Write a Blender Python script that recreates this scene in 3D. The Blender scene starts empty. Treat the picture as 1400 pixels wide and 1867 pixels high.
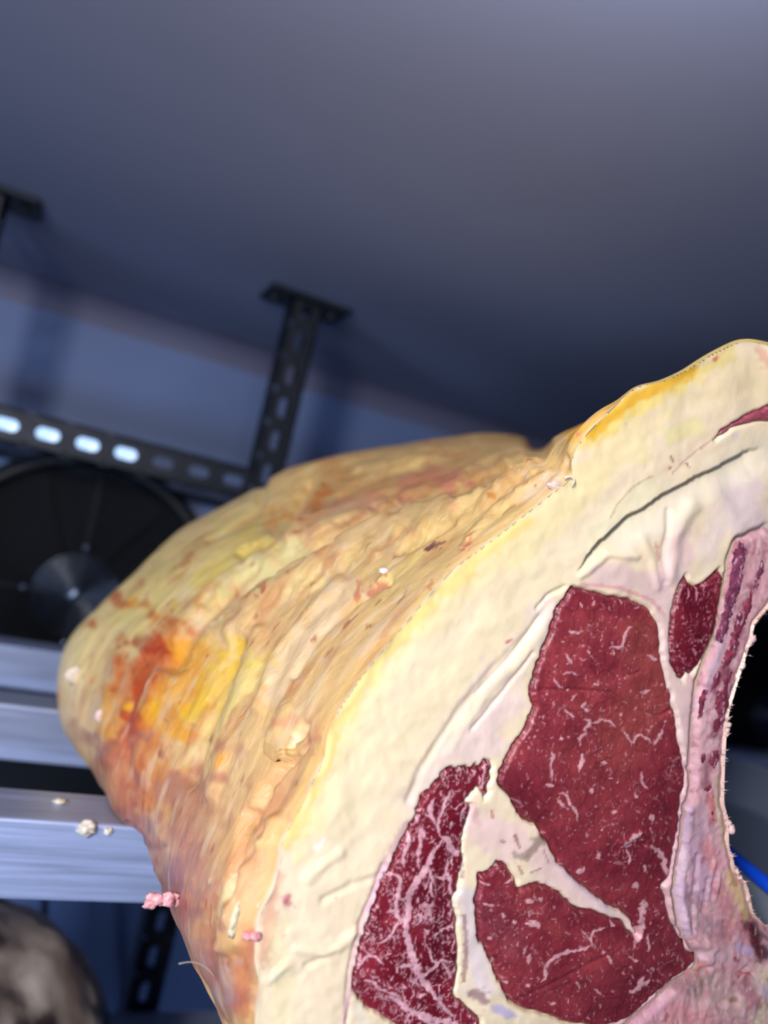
import bpy, bmesh, math, random
import numpy as np
from mathutils import Vector, Matrix
C = bpy.context.scene.collection
sc = bpy.context.scene
rng = random.Random(7)

# ------------------------------------------------------------------ camera, world, lights
CZ = 1.70                                   # camera height above the floor
th = math.atan(.2275); ps = math.radians(22.4); pt = math.radians(3.03)
F_ = np.array([math.sin(ps)*math.cos(pt), math.cos(ps)*math.cos(pt), math.sin(pt)])
r0_ = np.array([math.cos(ps), -math.sin(ps), 0.]); u0_ = np.cross(r0_, F_)
R_ = math.cos(th)*r0_ + math.sin(th)*u0_; U_ = math.cos(th)*u0_ - math.sin(th)*r0_
cam = bpy.data.cameras.new('camera'); camo = bpy.data.objects.new('camera', cam); C.objects.link(camo)
cam.sensor_fit = 'VERTICAL'; cam.sensor_height = 36; cam.lens = 1400/1867*36; cam.clip_start = .01
m = Matrix.Identity(4)
for i in range(3):
    m[i][0] = R_[i]; m[i][1] = U_[i]; m[i][2] = -F_[i]
m[2][3] = CZ
camo.matrix_world = m
sc.camera = camo
cam.dof.use_dof = True; cam.dof.focus_distance = .40; cam.dof.aperture_fstop = 3.6

w = bpy.data.worlds.new('world'); sc.world = w; w.use_nodes = True
bg = w.node_tree.nodes['Background']; bg.inputs[0].default_value = (.10, .19, .50, 1); bg.inputs[1].default_value = .16

def area(name, loc, aim, size, power, col, sizey=None):
    l = bpy.data.lights.new(name, 'AREA'); l.energy = power; l.color = col; l.size = size
    if sizey: l.shape = 'RECTANGLE'; l.size_y = sizey
    o = bpy.data.objects.new(name, l); C.objects.link(o)
    o.location = (loc[0], loc[1], CZ+loc[2])
    d = Vector(aim) - Vector(loc); o.rotation_euler = d.to_track_quat('-Z', 'Y').to_euler()
    return o
area('work_lamp', (-.46, -.32, .20), (.22, .50, -.04), .16, 12.0, (1., .93, .88))
area('ceiling_fill', (.10, .12, .235), (.11, .16, .342), .05, 2.2, (1., .92, .96))  # added fill pointing up, brightens the ceiling only; not a fitting of the room
area('cool_fill', (-.85, -.6, -.30), (-.10, 1.0, -.45), .9, 4.0, (.50, .66, 1.), .3).data.spread = 1.5  # added bluish fill from behind left, for the bars and under the shelf
area('low_fill', (-1.2, .1, -.95), (.25, 1.53, -.62), .4, 4.5, (.50, .66, 1.), .3).data.spread = 1.5  # added unseen fill that lifts the back wall below the shelf
sc.view_settings.view_transform = 'Standard'; sc.view_settings.look = 'None'
sc.view_settings.exposure = 0; sc.view_settings.gamma = 1; sc.view_settings.use_curve_mapping = False

# ------------------------------------------------------------------ pixel -> place helpers
def rays(p):
    p = np.atleast_2d(np.asarray(p, float))
    return F_ + R_*((p[:, :1]-700)/1400) - U_*((p[:, 1:2]-933.5)/1400)
def at_y(p, Y):
    d = rays(p); return d*(np.asarray(Y).reshape(-1, 1)/d[:, 1:2])
def at_z(p, Z):
    d = rays(p); return d*(np.asarray(Z).reshape(-1, 1)/d[:, 2:3])
def px_of(P):
    P = np.asarray(P, float); f = P@F_
    return np.stack([700+1400*(P@R_)/f, 933.5-1400*(P@U_)/f], 1)
UP = np.array([0, 0, CZ])

# ------------------------------------------------------------------ numpy noise
def _h(ix, iy, iz, s):
    n = (ix*374761393 + iy*668265263 + iz*2147483647 + s*1274126177) & 0xffffffff
    n = ((n ^ (n >> 13))*1274126177) & 0xffffffff
    n = ((n ^ (n >> 16))*2246822519) & 0xffffffff
    return ((n ^ (n >> 15)) & 0xffff)/65535.
def vnoise(P, s=0):
    P = np.asarray(P, float)
    if P.shape[1] == 2: P = np.concatenate([P, np.zeros((len(P), 1))], 1)
    i = np.floor(P).astype(np.int64); f = P-i; f = f*f*(3-2*f); r = 0
    for a in (0, 1):
        wx = f[:, 0] if a else 1-f[:, 0]
        for b in (0, 1):
            wy = f[:, 1] if b else 1-f[:, 1]
            for c in (0, 1):
                wz = f[:, 2] if c else 1-f[:, 2]
                r = r + wx*wy*wz*_h(i[:, 0]+a, i[:, 1]+b, i[:, 2]+c, s)
    return r*2-1
def fbm(P, s=0, o=4):
    P = np.asarray(P, float); r = 0; a = 1
    for k in range(o):
        r = r + a*vnoise(P*2**k+k*17.3, s+k); a *= .5
    return r
def seg_dist(P, pts, closed=False):
    P = np.asarray(P, float); pts = np.asarray(pts, float)
    if closed: pts = np.vstack([pts, pts[:1]])
    best = np.full(len(P), 1e9); near = np.zeros_like(P); par = np.zeros(len(P)); acc = 0
    for a, b in zip(pts[:-1], pts[1:]):
        d = b-a; L = max(d@d, 1e-9)
        t = np.clip(((P-a)@d)/L, 0, 1); q = a+t[:, None]*d
        e = np.hypot(*(P-q).T); k = e < best
        best[k] = e[k]; near[k] = q[k]; par[k] = acc+t[k]*math.sqrt(L); acc += math.sqrt(L)
    return best, near, par/max(acc, 1e-9)
def inside(P, poly):
    P = np.asarray(P, float); poly = np.asarray(poly, float); r = np.zeros(len(P), bool)
    x, y = P.T
    for (x0, y0), (x1, y1) in zip(poly, np.roll(poly, -1, 0)):
        k = (y0 > y) != (y1 > y)
        r ^= k & (x < (x1-x0)*(y-y0)/((y1-y0) if y1 != y0 else 1e-9)+x0)
    return r
def sdist(P, poly):
    d, n, _ = seg_dist(P, poly, True); return np.where(inside(P, poly), d, -d), n
def sstep(a, b, x):
    t = np.clip((x-a)/(b-a), 0, 1); return t*t*(3-2*t)
def resample(pts, n):
    pts = np.asarray(pts, float); l = np.r_[0, np.cumsum(np.linalg.norm(np.diff(pts, axis=0), axis=1))]
    t = np.linspace(0, l[-1], n); return np.stack([np.interp(t, l, pts[:, k]) for k in range(pts.shape[1])], 1)
def smooth(pts, k=4):
    """Catmull-Rom through the points"""
    pts = np.asarray(pts, float); P = np.vstack([2*pts[0]-pts[1], pts, 2*pts[-1]-pts[-2]]); o = []
    for i in range(1, len(P)-2):
        for t in np.arange(k)/k:
            o.append(.5*(2*P[i]+(P[i+1]-P[i-1])*t+(2*P[i-1]-5*P[i]+4*P[i+1]-P[i+2])*t*t+(3*P[i]-P[i-1]-3*P[i+1]+P[i+2])*t**3))
    o.append(pts[-1]); return np.array(o)
def rough(poly, amp, s, step=4, scale=9.):
    """closed outline resampled and made uneven"""
    poly = np.asarray(poly, float); q = np.vstack([poly, poly[:1]])
    L = np.linalg.norm(np.diff(q, axis=0), axis=1).sum(); r = resample(q, max(8, int(L/step)))[:-1]
    return r + np.stack([fbm(r/scale, s, 3), fbm(r/scale, s+50, 3)], 1)*amp
def lin(c):
    c = np.asarray(c, float)/255; return np.where(c <= .04045, c/12.92, ((c+.055)/1.055)**2.4)

# ------------------------------------------------------------------ object helpers
def thing(name, label, cat, loc=(0, 0, 0), group=None):
    o = bpy.data.objects.new(name, None); C.objects.link(o); o.location = (loc[0], loc[1], loc[2]+CZ)
    o.empty_display_size = .05
    tag(o, label, cat, group); return o
def tag(o, label, cat, group=None):
    o['label'] = label; o['category'] = cat
    if group: o['group'] = group
    return o
def root_of(o):
    v = Vector((0, 0, 0))
    while o is not None: v += o.location; o = o.parent
    return v
def mesh(name, V, Fs, mat, parent=None, loc=None, smoothf=True, label=None, kind=None, col=None, uv=None):
    """V in camera-height space (z relative to the camera); becomes ONE mesh object"""
    V = np.asarray(V, float)+UP
    if parent is not None: off = np.array(root_of(parent))
    elif loc is not None: off = np.array(loc, float)+UP
    else: off = np.zeros(3)
    me = bpy.data.meshes.new(name); me.from_pydata((V-off).tolist(), [], [tuple(int(i) for i in f) for f in Fs])
    if smoothf is True: me.shade_smooth()
    o = bpy.data.objects.new(name, me); C.objects.link(o)
    if parent is not None: o.parent = parent
    else: o.location = off
    if mat: me.materials.append(mat)
    if label: o['label'] = label
    if kind: o['kind'] = kind
    if col is not None:
        a = me.color_attributes.new('Col', 'FLOAT_COLOR', 'POINT')
        a.data.foreach_set('color', np.concatenate([col, np.ones((len(col), 1))], 1).astype(np.float32).ravel())
    if uv is not None:
        a = me.attributes.new('flow', 'FLOAT_VECTOR', 'POINT')
        a.data.foreach_set('vector', np.concatenate([uv, np.zeros((len(uv), 1))], 1).astype(np.float32).ravel())
    return o
class MB:
    def __init__(s): s.V = []; s.F = []
    def add(s, V, Fs):
        n = len(s.V); s.V += [tuple(v) for v in V]; s.F += [tuple(i+n for i in f) for f in Fs]
    def box(s, a, b, bev=0.):
        bm = bmesh.new(); bmesh.ops.create_cube(bm, size=1)
        a = np.array(a, float); b = np.array(b, float)
        for v in bm.verts: v.co = Vector((a+b)/2+np.array(v.co)*(b-a))
        if bev: bmesh.ops.bevel(bm, geom=bm.edges[:], offset=bev, segments=2, affect='EDGES', profile=.5)
        s.bm(bm)
    def bm(s, bm):
        bm.verts.index_update(); s.add([v.co[:] for v in bm.verts], [[v.index for v in f.verts] for f in bm.faces]); bm.free()
    def tube(s, pts, r, n=8, flat=1., up=None, cap=True):
        pts = np.asarray(pts, float); N = len(pts); r = np.broadcast_to(r, N)
        T = np.gradient(pts, axis=0); T /= np.linalg.norm(T, axis=1)[:, None]+1e-12
        a = np.array(up if up is not None else (.13, .31, .94), float); V = []
        for i in range(N):
            b = np.cross(T[i], a); b /= np.linalg.norm(b)+1e-12; c = np.cross(b, T[i])
            for k in range(n):
                q = 2*math.pi*k/n; V.append(pts[i]+r[i]*(math.cos(q)*b+flat*math.sin(q)*c))
        Fs = [(i*n+k, i*n+(k+1) % n, (i+1)*n+(k+1) % n, (i+1)*n+k) for i in range(N-1) for k in range(n)]
        if cap: Fs += [tuple(range(n))[::-1], tuple((N-1)*n+k for k in range(n))]
        s.add(V, Fs)
    def ring(s, c, R, r, n=48, m=6):
        """torus round an axis along y"""
        V = []
        for i in range(n):
            a = 2*math.pi*i/n
            for k in range(m):
                q = 2*math.pi*k/m; rr = R+r*math.cos(q)
                V.append((c[0]+rr*math.cos(a), c[1]+r*math.sin(q), c[2]+rr*math.sin(a)))
        s.add(V, [(i*m+k, ((i+1) % n)*m+k, ((i+1) % n)*m+(k+1) % m, i*m+(k+1) % m) for i in range(n) for k in range(m)])
    def lathe(s, c, prof, n=48):
        """profile (radius, y offset) turned round an axis along y"""
        m = len(prof); V = []
        for i in range(n):
            a = 2*math.pi*i/n
            for (r, y) in prof: V.append((c[0]+r*math.cos(a), c[1]+y, c[2]+r*math.sin(a)))
        s.add(V, [(i*m+k, i*m+k+1, ((i+1) % n)*m+k+1, ((i+1) % n)*m+k) for i in range(n) for k in range(m-1)])
    def build(s, name, mat, parent=None, **k): return mesh(name, s.V, s.F, mat, parent, **k)

# ------------------------------------------------------------------ materials
def mat(name, base=(.5, .5, .5), rough=.5, metal=0., spec=.5):
    M = bpy.data.materials.new(name); M.use_nodes = True; N = M.node_tree.nodes; L = M.node_tree.links
    b = N['Principled BSDF']; b.inputs['Base Color'].default_value = (*base, 1); b.inputs['Roughness'].default_value = rough
    b.inputs['Metallic'].default_value = metal; b.inputs['Specular IOR Level'].default_value = spec
    return M, N, L, b
def nd(N, t, **k):
    n = N.new(t)
    for a, v in k.items():
        if a in n.inputs.keys(): n.inputs[a].default_value = v
        else: setattr(n, a, v)
    return n
def ramp(N, L, src, stops):
    r = N.new('ShaderNodeValToRGB'); e = r.color_ramp.elements
    while len(e) < len(stops): e.new(.5)
    for i, (p, c) in enumerate(stops):
        e[i].position = p; e[i].color = (*c, 1) if len(c) == 3 else c
    L.new(src, r.inputs[0]); return r
def mix(N, L, fac, a, b, mode='MIX'):
    x = N.new('ShaderNodeMix'); x.data_type = 'RGBA'; x.blend_type = mode
    for s, v in ((0, fac), (6, a), (7, b)):
        if hasattr(v, 'is_output'): L.new(v, x.inputs[s])
        elif s == 0: x.inputs[0].default_value = v
        else: x.inputs[s].default_value = (*v, 1)
    return x.outputs[2]
def bump(N, L, b, src, strength, dist):
    k = nd(N, 'ShaderNodeBump', Strength=strength, Distance=dist); L.new(src, k.inputs['Height'])
    L.new(k.outputs[0], b.inputs['Normal']); return k
def painted(name, col, var=.12, rough_=.55, scale=3.):
    M, N, L, b = mat(name, lin(col), rough_)
    t = nd(N, 'ShaderNodeTexCoord'); n = nd(N, 'ShaderNodeTexNoise', Scale=scale, Detail=5.); L.new(t.outputs['Object'], n.inputs['Vector'])
    c = lin(col); r = ramp(N, L, n.outputs[0], [(.3, tuple(c*(1-var))), (.7, tuple(np.minimum(c*(1+var), 1)))])
    L.new(r.outputs[0], b.inputs['Base Color']); return M
def brushed(name, col, rough_, metal, axis=(1, 30, 30)):
    M, N, L, b = mat(name, lin(col), rough_, metal)
    t = nd(N, 'ShaderNodeTexCoord'); mp = nd(N, 'ShaderNodeMapping'); mp.inputs['Scale'].default_value = axis
    n = nd(N, 'ShaderNodeTexNoise', Scale=6., Detail=6., Roughness=.65)
    L.new(t.outputs['Object'], mp.inputs[0]); L.new(mp.outputs[0], n.inputs['Vector'])
    c = lin(col); r = ramp(N, L, n.outputs[0], [(.3, tuple(c*.72)), (.7, tuple(np.minimum(c*1.15, 1)))])
    L.new(r.outputs[0], b.inputs['Base Color'])
    r2 = ramp(N, L, n.outputs[0], [(.3, (rough_*.8,)*3), (.7, (min(1, rough_*1.25),)*3)]); L.new(r2.outputs[0], b.inputs['Roughness'])
    bump(N, L, b, n.outputs[0], .12, .001); return M
M_ceil = painted('ceiling_paint', (128, 138, 166), .05, .6, 2.)
M_wall = painted('wall_panel', (98, 116, 156), .05, .6, 2.)
M_trim = painted('cove_paint', (92, 94, 118), .05, .6, 4.)
M_floor = painted('floor_resin', (70, 74, 84), .15, .5, 5.)
M_alu = brushed('aluminium', (178, 192, 226), .40, .5)
M_strut = brushed('galvanised_dark', (19, 27, 38), .5, .4, (20, 20, 4))
M_black = painted('black_plastic', (5, 6, 10), .2, .55, 8.)
M_wire = mat('guard_wire', lin((118, 128, 144)), .24, .95)[0]
M_dull = mat('dull_black', (.004, .005, .008), .8, 0., .15)[0]
M_case = painted('casing_enamel', (118, 134, 170), .05, .4, 3.)
M_blue = painted('blue_plastic', (10, 70, 210), .08, .35, 9.)
M_cable = painted('cable_rubber', (14, 18, 26), .1, .5, 9.)

def fat_material(name, rough_=.42, streak=.25, bumpd=.0012, flowing=False, sss=.12, speck=.35):
    M, N, L, b = mat(name, (.8, .7, .5), rough_)
    at = nd(N, 'ShaderNodeVertexColor', layer_name='Col')
    if flowing:
        g = nd(N, 'ShaderNodeAttribute', attribute_name='flow'); co = g.outputs['Vector']; s1 = (52, 120, 1); s2 = (170, 420, 1)
    else:
        t = nd(N, 'ShaderNodeTexCoord'); co = t.outputs['Object']; s1 = (40, 40, 22); s2 = (150, 150, 110)
    def nz(scale, det, ro=.6):
        mp = nd(N, 'ShaderNodeMapping'); mp.inputs['Scale'].default_value = scale; L.new(co, mp.inputs[0])
        n = nd(N, 'ShaderNodeTexNoise', Scale=1., Detail=det, Roughness=ro, Distortion=.6); L.new(mp.outputs[0], n.inputs['Vector']); return n
    n1 = nz(s1, 6.); n2 = nz(s2, 5., .7)
    r1 = ramp(N, L, n1.outputs[0], [(.28, (1-streak, 1-streak*1.15, 1-streak*1.4)), (.52, (1, 1, 1)), (.75, (1+streak*.35,)*3)])
    c = mix(N, L, 1., at.outputs[0], r1.outputs[0], 'MULTIPLY')
    r2 = ramp(N, L, n2.outputs[0], [(.62, (0, 0, 0)), (.78, (1, 1, 1))])
    f = nd(N, 'ShaderNodeMath', operation='MULTIPLY'); L.new(r2.outputs[0], f.inputs[0]); f.inputs[1].default_value = speck
    c = mix(N, L, f.outputs[0], c, (.86, .78, .72))
    L.new(c, b.inputs['Base Color'])
    ad = nd(N, 'ShaderNodeMath', operation='MULTIPLY_ADD'); L.new(n2.outputs[0], ad.inputs[0]); ad.inputs[1].default_value = .45; L.new(n1.outputs[0], ad.inputs[2])
    bump(N, L, b, ad.outputs[0], .7, bumpd)
    b.inputs['Subsurface Weight'].default_value = sss; b.inputs['Subsurface Radius'].default_value = (.006, .003, .0015); b.inputs['Subsurface Scale'].default_value = .6
    return M
def muscle_material(name, fleck, rough_=.42, scale=330., flk=(.64, .70)):
    M, N, L, b = mat(name, (.2, .04, .05), rough_)
    at = nd(N, 'ShaderNodeVertexColor', layer_name='Col')
    t = nd(N, 'ShaderNodeTexCoord'); co = t.outputs['Object']
    n1 = nd(N, 'ShaderNodeTexNoise', Scale=90., Detail=7., Roughness=.7); L.new(co, n1.inputs['Vector'])
    r = ramp(N, L, n1.outputs[0], [(.30, (.72, .70, .72)), (.70, (1.2, 1.25, 1.22))])
    c = mix(N, L, 1., at.outputs[0], r.outputs[0], 'MULTIPLY')
    # fascicle seams: faint dark lines
    wv = nd(N, 'ShaderNodeTexNoise', Scale=70., Detail=2.); L.new(co, wv.inputs['Vector'])
    av = nd(N, 'ShaderNodeVectorMath', operation='MULTIPLY_ADD'); L.new(wv.outputs[1], av.inputs[0]); av.inputs[1].default_value = (.010,)*3; L.new(co, av.inputs[2])
    v = nd(N, 'ShaderNodeTexVoronoi', feature='DISTANCE_TO_EDGE', Scale=75.); L.new(av.outputs[0], v.inputs['Vector'])
    rv = ramp(N, L, v.outputs['Distance'], [(0., (.62,)*3), (.06, (1,)*3)])
    c = mix(N, L, .45, c, rv.outputs[0], 'MULTIPLY')
    # fine fat flecks
    mp = nd(N, 'ShaderNodeMapping'); mp.inputs['Scale'].default_value = (1.2, 1., .62); mp.inputs['Rotation'].default_value = (0, .5, 0); L.new(co, mp.inputs[0])
    n2 = nd(N, 'ShaderNodeTexNoise', Scale=scale, Detail=3., Roughness=.6); L.new(mp.outputs[0], n2.inputs['Vector'])
    r2 = ramp(N, L, n2.outputs[0], [(flk[0], (0,)*3), (flk[1], (.75,)*3)])
    c = mix(N, L, r2.outputs[0], c, tuple(lin(fleck)))
    L.new(c, b.inputs['Base Color'])
    n3 = nd(N, 'ShaderNodeTexNoise', Scale=420., Detail=4.); L.new(co, n3.inputs['Vector'])
    ad = nd(N, 'ShaderNodeMath', operation='MULTIPLY_ADD'); L.new(rv.outputs[0], ad.inputs[0]); ad.inputs[1].default_value = .6; L.new(n3.outputs[0], ad.inputs[2])
    bump(N, L, b, ad.outputs[0], .6, .0006)
    b.inputs['Subsurface Weight'].default_value = .06; b.inputs['Subsurface Radius'].default_value = (.004, .001, .0008); b.inputs['Subsurface Scale'].default_value = .5
    return M
M_bark = fat_material('aged_fat', .38, .24, .0014, True, .08, .55)
M_cut = fat_material('cut_fat', .40, .07, .0006, False, .15, .12)
M_bone = fat_material('sawn_bone', .45, .20, .0012, False, .10, .35)
M_eye = muscle_material('eye_meat', (196, 126, 128), .40, 420., (.62, .72))
M_cap = muscle_material('cap_meat', (206, 140, 148), .38, 380., (.60, .70))
M_vein = fat_material('marbling_fat', .42, .1, .0004, False, .1, .1)

# ------------------------------------------------------------------ the setting
CEIL = .342; WALL = 1.53
def struct(name, a, b, M):
    k = MB(); k.box(a, b); o = k.build(name, M, smoothf=False); o['kind'] = 'structure'; return o
struct('ceiling', (-2.1, -1.2, CEIL), (3.2, WALL+.1, CEIL+.1), M_ceil)
struct('floor', (-2.1, -1.2, -CZ-.1), (3.2, WALL+.1, -CZ), M_floor)
struct('wall_back', (-2.1, WALL, -CZ), (3.2, WALL+.1, CEIL), M_wall)
struct('wall_left', (-2.1, -1.2, -CZ), (-2.0, WALL, CEIL), M_wall)
struct('wall_right', (3.1, -1.2, -CZ), (3.2, WALL, CEIL), M_wall)
k = MB(); cv = [(0, 0), (0, -.046)] + [(-.046+.046*math.cos(a), -.046+.046*math.sin(a)) for a in np.linspace(.1, math.pi/2-.1, 7)][::1] + [(-.046, 0)]
cv = [(0., 0.), (0., -.05)] + [(-.05+.05*math.sin(a)*1., -.05+.0*a) if False else (-.05*(1-math.cos(a)) - .0, -.05*(1-math.sin(a))) for a in np.linspace(0, math.pi/2, 8)]
n = len(cv); V = [(x, WALL+y, CEIL+z) for x in (-2., 3.1) for (y, z) in cv]
k.add(V, [(i, (i+1) % n, n+(i+1) % n, n+i) for i in range(n)])
o = k.build('trim_1', M_trim, smoothf=False); o['kind'] = 'structure'

# ------------------------------------------------------------------ slotted strut frame on the ceiling
def strut_channel(name, L, parent, phase=0., W=.046, D=.041, t=.0028):
    """open channel along +z from 0 to L; slotted web at y=0 facing -y"""
    mb = MB(); pitch = .05; n = 16; V = []; Fs = []
    cells = int(math.ceil(L/pitch))
    for c in range(cells):
        z0 = c*pitch; z1 = min(L, z0+pitch); zc = (z0+z1)/2; hl = .0145*min(1, (z1-z0)/pitch); hw = .0075
        outer = []; inner = []
        for i in range(n):
            a = 2*math.pi*(i+.5)/n; ca, sa = math.cos(a), math.sin(a)
            s = max(abs(ca), abs(sa)); outer.append((W/2*ca/s, zc+(z1-z0)/2*sa/s))
            inner.append((hw*ca, zc+np.sign(sa)*(hl-hw)+hw*sa))
        b = len(V)
        for yy in (0, t):
            V += [(x, yy, z) for x, z in outer] + [(x, yy, z) for x, z in inner]
        for i in range(n):
            j = (i+1) % n
            Fs += [(b+i, b+j, b+n+j, b+n+i), (b+2*n+j, b+2*n+i, b+3*n+i, b+3*n+j), (b+n+i, b+n+j, b+3*n+j, b+3*n+i)]
    mb.add(V, Fs)
    for s in (-1, 1):
        x0, x1 = sorted((s*W/2, s*(W/2-t))); mb.box((x0, 0, 0), (x1, D, L))
        x0, x1 = sorted((s*W/2, s*(W/2-.011))); mb.box((x0, D-t, 0), (x1, D, L))
    me = bpy.data.meshes.new(name); me.from_pydata(mb.V, [], mb.F); me.materials.append(M_strut)
    o = bpy.data.objects.new(name, me); C.objects.link(o); o.parent = parent; return o
PY = 1.10
fr = thing('strut_frame', 'dark slotted steel strut frame bolted to the ceiling by square foot plates', 'frame', (.255, PY, CEIL))
def post(x):
    p = strut_channel('post', CEIL+CZ, fr); p.location = (x-.255, 0, -CZ-CEIL)
    f = MB(); f.box((-.062, -.022, CEIL+CZ-.007), (.062, .063, CEIL+CZ-.0005), .002)
    for s in (-1, 1):
        f.box((s*.034-.002, .003, CEIL+CZ-.03), (s*.034+.002, .038, CEIL+CZ-.005)) if False else None
    me = bpy.data.meshes.new('foot_plate'); me.from_pydata(f.V, [], f.F); me.materials.append(M_strut)
    fo = bpy.data.objects.new('foot_plate', me); C.objects.link(fo); fo.parent = p
    for s in (-1, 1):
        bm = bmesh.new(); bmesh.ops.create_cone(bm, cap_ends=True, segments=6, radius1=.008, radius2=.008, depth=.006)
        me = bpy.data.meshes.new('bolt'); bm.to_mesh(me); bm.free(); me.materials.append(M_strut)
        bo = bpy.data.objects.new('bolt', me); C.objects.link(bo); bo.parent = p; bo.location = (s*.045, .02, CEIL+CZ-.010)
    return p
post(.262); post(-.172)
RZ = .0545
rl = strut_channel('rail', 1.2, fr); rl.rotation_euler = (0, math.pi/2, 0); rl.location = (-.96-.255, 0, RZ-CEIL)
# tube lamp lying behind the rail, seen through its slots
lamp = thing('tube_lamp', 'lit cold white tube lamp glimpsed through the slots of the upper rail', 'lamp', (-.3, PY+.075, RZ))
ME, N, L, b = mat('lit_tube', (.9, .95, 1), .4)
b.inputs['Emission Color'].default_value = (.42, .62, 1, 1); b.inputs['Emission Strength'].default_value = 1.7
k = MB(); k.tube([(x, PY+.060, RZ) for x in np.linspace(-.75, .088, 12)], .013, 12); k.build('tube', ME, lamp)
k = MB()
for x in (-.76, .085): k.tube([(x, PY+.060, RZ), (x+.02, PY+.060, RZ)], .014, 12)
k.box((-.77, PY+.060, RZ+.0135), (.115, PY+.075, RZ+.022), .001); k.build('lamp_holder', M_strut, lamp)

# ------------------------------------------------------------------ aluminium shelf rack
H = -.213
rack = thing('shelf_rack', 'shelf rack of square brushed aluminium bars carrying the large beef rib', 'shelf', (.5, .8, -CZ))
def bar(y, z, name='shelf_bar', x0=-.6, x1=1.7):
    k = MB(); k.box((x0, y, z-.051), (x1, y+.052, z), .0022); return k.build(name, M_alu, rack, smoothf=False)
for y in (.526, .782, 1.045): bar(y, H)
LOW = -.70
for y in (.526, .782, 1.045): bar(y, LOW)
for x in (-.652, 1.70):
    for z in (H, LOW):
        k = MB(); k.box((x, .526, z-.051), (x+.052, 1.097, z), .002); k.build('side_rail', M_alu, rack, smoothf=False)
    for y in (.474, 1.097):
        k = MB(); k.box((x, y, -CZ), (x+.052, y+.052, H), .002); k.build('leg', M_alu, rack, smoothf=False)

# ------------------------------------------------------------------ evaporator with two guarded fans
EY = 1.34
zt = at_y((0, 832), EY)[0][2]
ev = thing('evaporator', 'pale blue-grey cooling unit on the back wall behind the rail', 'cooler', (.8, EY, zt))
zb = at_y((100, 1345), EY)[0][2]
k = MB(); k.box((-.32, EY, zb), (2.0, WALL-.001, zt), .006); k.build('casing', M_case, ev, smoothf=False)
k = MB(); k.box((-.335, EY-.008, zt), (2.015, WALL-.001, zt+.012), .002); k.build('lid', M_strut, ev, smoothf=False)
k = MB(); k.box((-.335, EY-.03, zb-.095), (2.015, WALL-.001, zb), .006); k.build('drip_tray', M_black, ev, smoothf=False)
def fan(c, label, first=None):
    t = bpy.data.objects.new('fan', None); C.objects.link(t); t.parent = ev; t['label'] = label
    t.location = Vector((c[0], EY, c[2]+CZ))-ev.location
    if first:
        for ch in first.children:
            q = ch.copy(); C.objects.link(q); q.parent = t
        return t
    R = .205; c = (c[0], EY, c[2])
    k = MB(); k.lathe(c, [(R-.006, -.001), (R-.006, -.045), (R+.004, -.050), (R+.012, -.048), (R+.018, -.02), (R+.022, -.001)], 72); k.build('shroud', M_black, t)
    k = MB(); k.lathe(c, [(R-.006, -.0025), (.001, -.0025)], 48); k.build('backing', M_dull, t)
    k = MB(); k.lathe(c, [(.001, -.030), (.045, -.030), (.056, -.026), (.06, -.016), (.06, -.003)], 40); k.build('hub', M_dull, t)
    for i in range(6):
        a = i*math.pi/3+.3; V = []; 
        for r_ in np.linspace(.055, R-.014, 8):
            for s in np.linspace(-1, 1, 5):
                q = a+s*.36*(.8+.3*(r_/R)); V.append((c[0]+r_*math.cos(q), EY-.014+s*.009, c[2]+r_*math.sin(q)))
        n0 = len(V); V += [(x, y-.0016, z) for x, y, z in V]
        Fs = [(p*5+s, p*5+s+1, p*5+s+6, p*5+s+5) for p in range(7) for s in range(4)]
        Fs += [tuple(n0+j for j in f[::-1]) for f in Fs]
        mesh('blade', V, Fs, M_dull, t)
    for j in range(30):
        k = MB(); rr = .012+j*(R-.016)/30
        k.ring((c[0], EY-.051-.012*(1-(rr/R)**2), c[2]), rr, .0010, 56 if rr > .06 else 32, 6); k.build('guard_ring', M_wire if rr < .064 else M_black, t)  # same wire: bright metal by the hub, black further out, so glints stay central
    for j in range(4):
        a = j*math.pi/2+.02; P = [(c[0]+r_*math.cos(a), EY-.049-.012*(1-(r_/R)**2), c[2]+r_*math.sin(a)) for r_ in np.linspace(.004, R+.004, 9)]
        k = MB(); k.tube(P, .0022, 6); k.build('spoke', M_strut, t)
    for j in range(4):
        a = j*math.pi/2+.02; rr = .075; k = MB()
        k.lathe((c[0]+rr*math.cos(a), EY-.064, c[2]+rr*math.sin(a)), [(.0005, -.004), (.005, -.003), (.0065, 0), (.005, .006)], 12); k.build('stud', M_wire, t)
    k = MB(); k.lathe((c[0], EY, c[2]), [(.001, -.066), (.010, -.066), (.012, -.062), (.012, -.05)], 20); k.build('guard_boss', M_wire, t)
    return t
c1 = at_y((137, 1080), EY-.03)[0]; c2 = at_y((1392, 1300), EY-.03)[0]
f1 = fan(c1, 'round black guarded fan at far left, behind the left end of the shelf')
f2 = fan((c2[0], 0, c1[2]), 'dark round guarded fan at the right edge, glimpsed past the rib bone', f1)
# cable hanging from the drip tray
p0 = at_y((82, 1640), 1.40)[0]; p1 = at_y((86, 1760), 1.40)[0]
d = (p1-p0); P = [p0-d*1.2+np.array([.02, 0, 0]), p0-d*.5, p0, p0+d*.5+np.array([-.001, 0, 0]), p1, p1+d*1.2, p1+d*3]
P[0][2] = zb-.09; P[1] = (P[0]+P[2])/2
k = MB(); k.tube(smooth(P, 6), .0055, 8); o = k.build('cable', M_cable); tag(o, 'thin dark cable hanging down the wall below the left end of the bars', 'cable')

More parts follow.
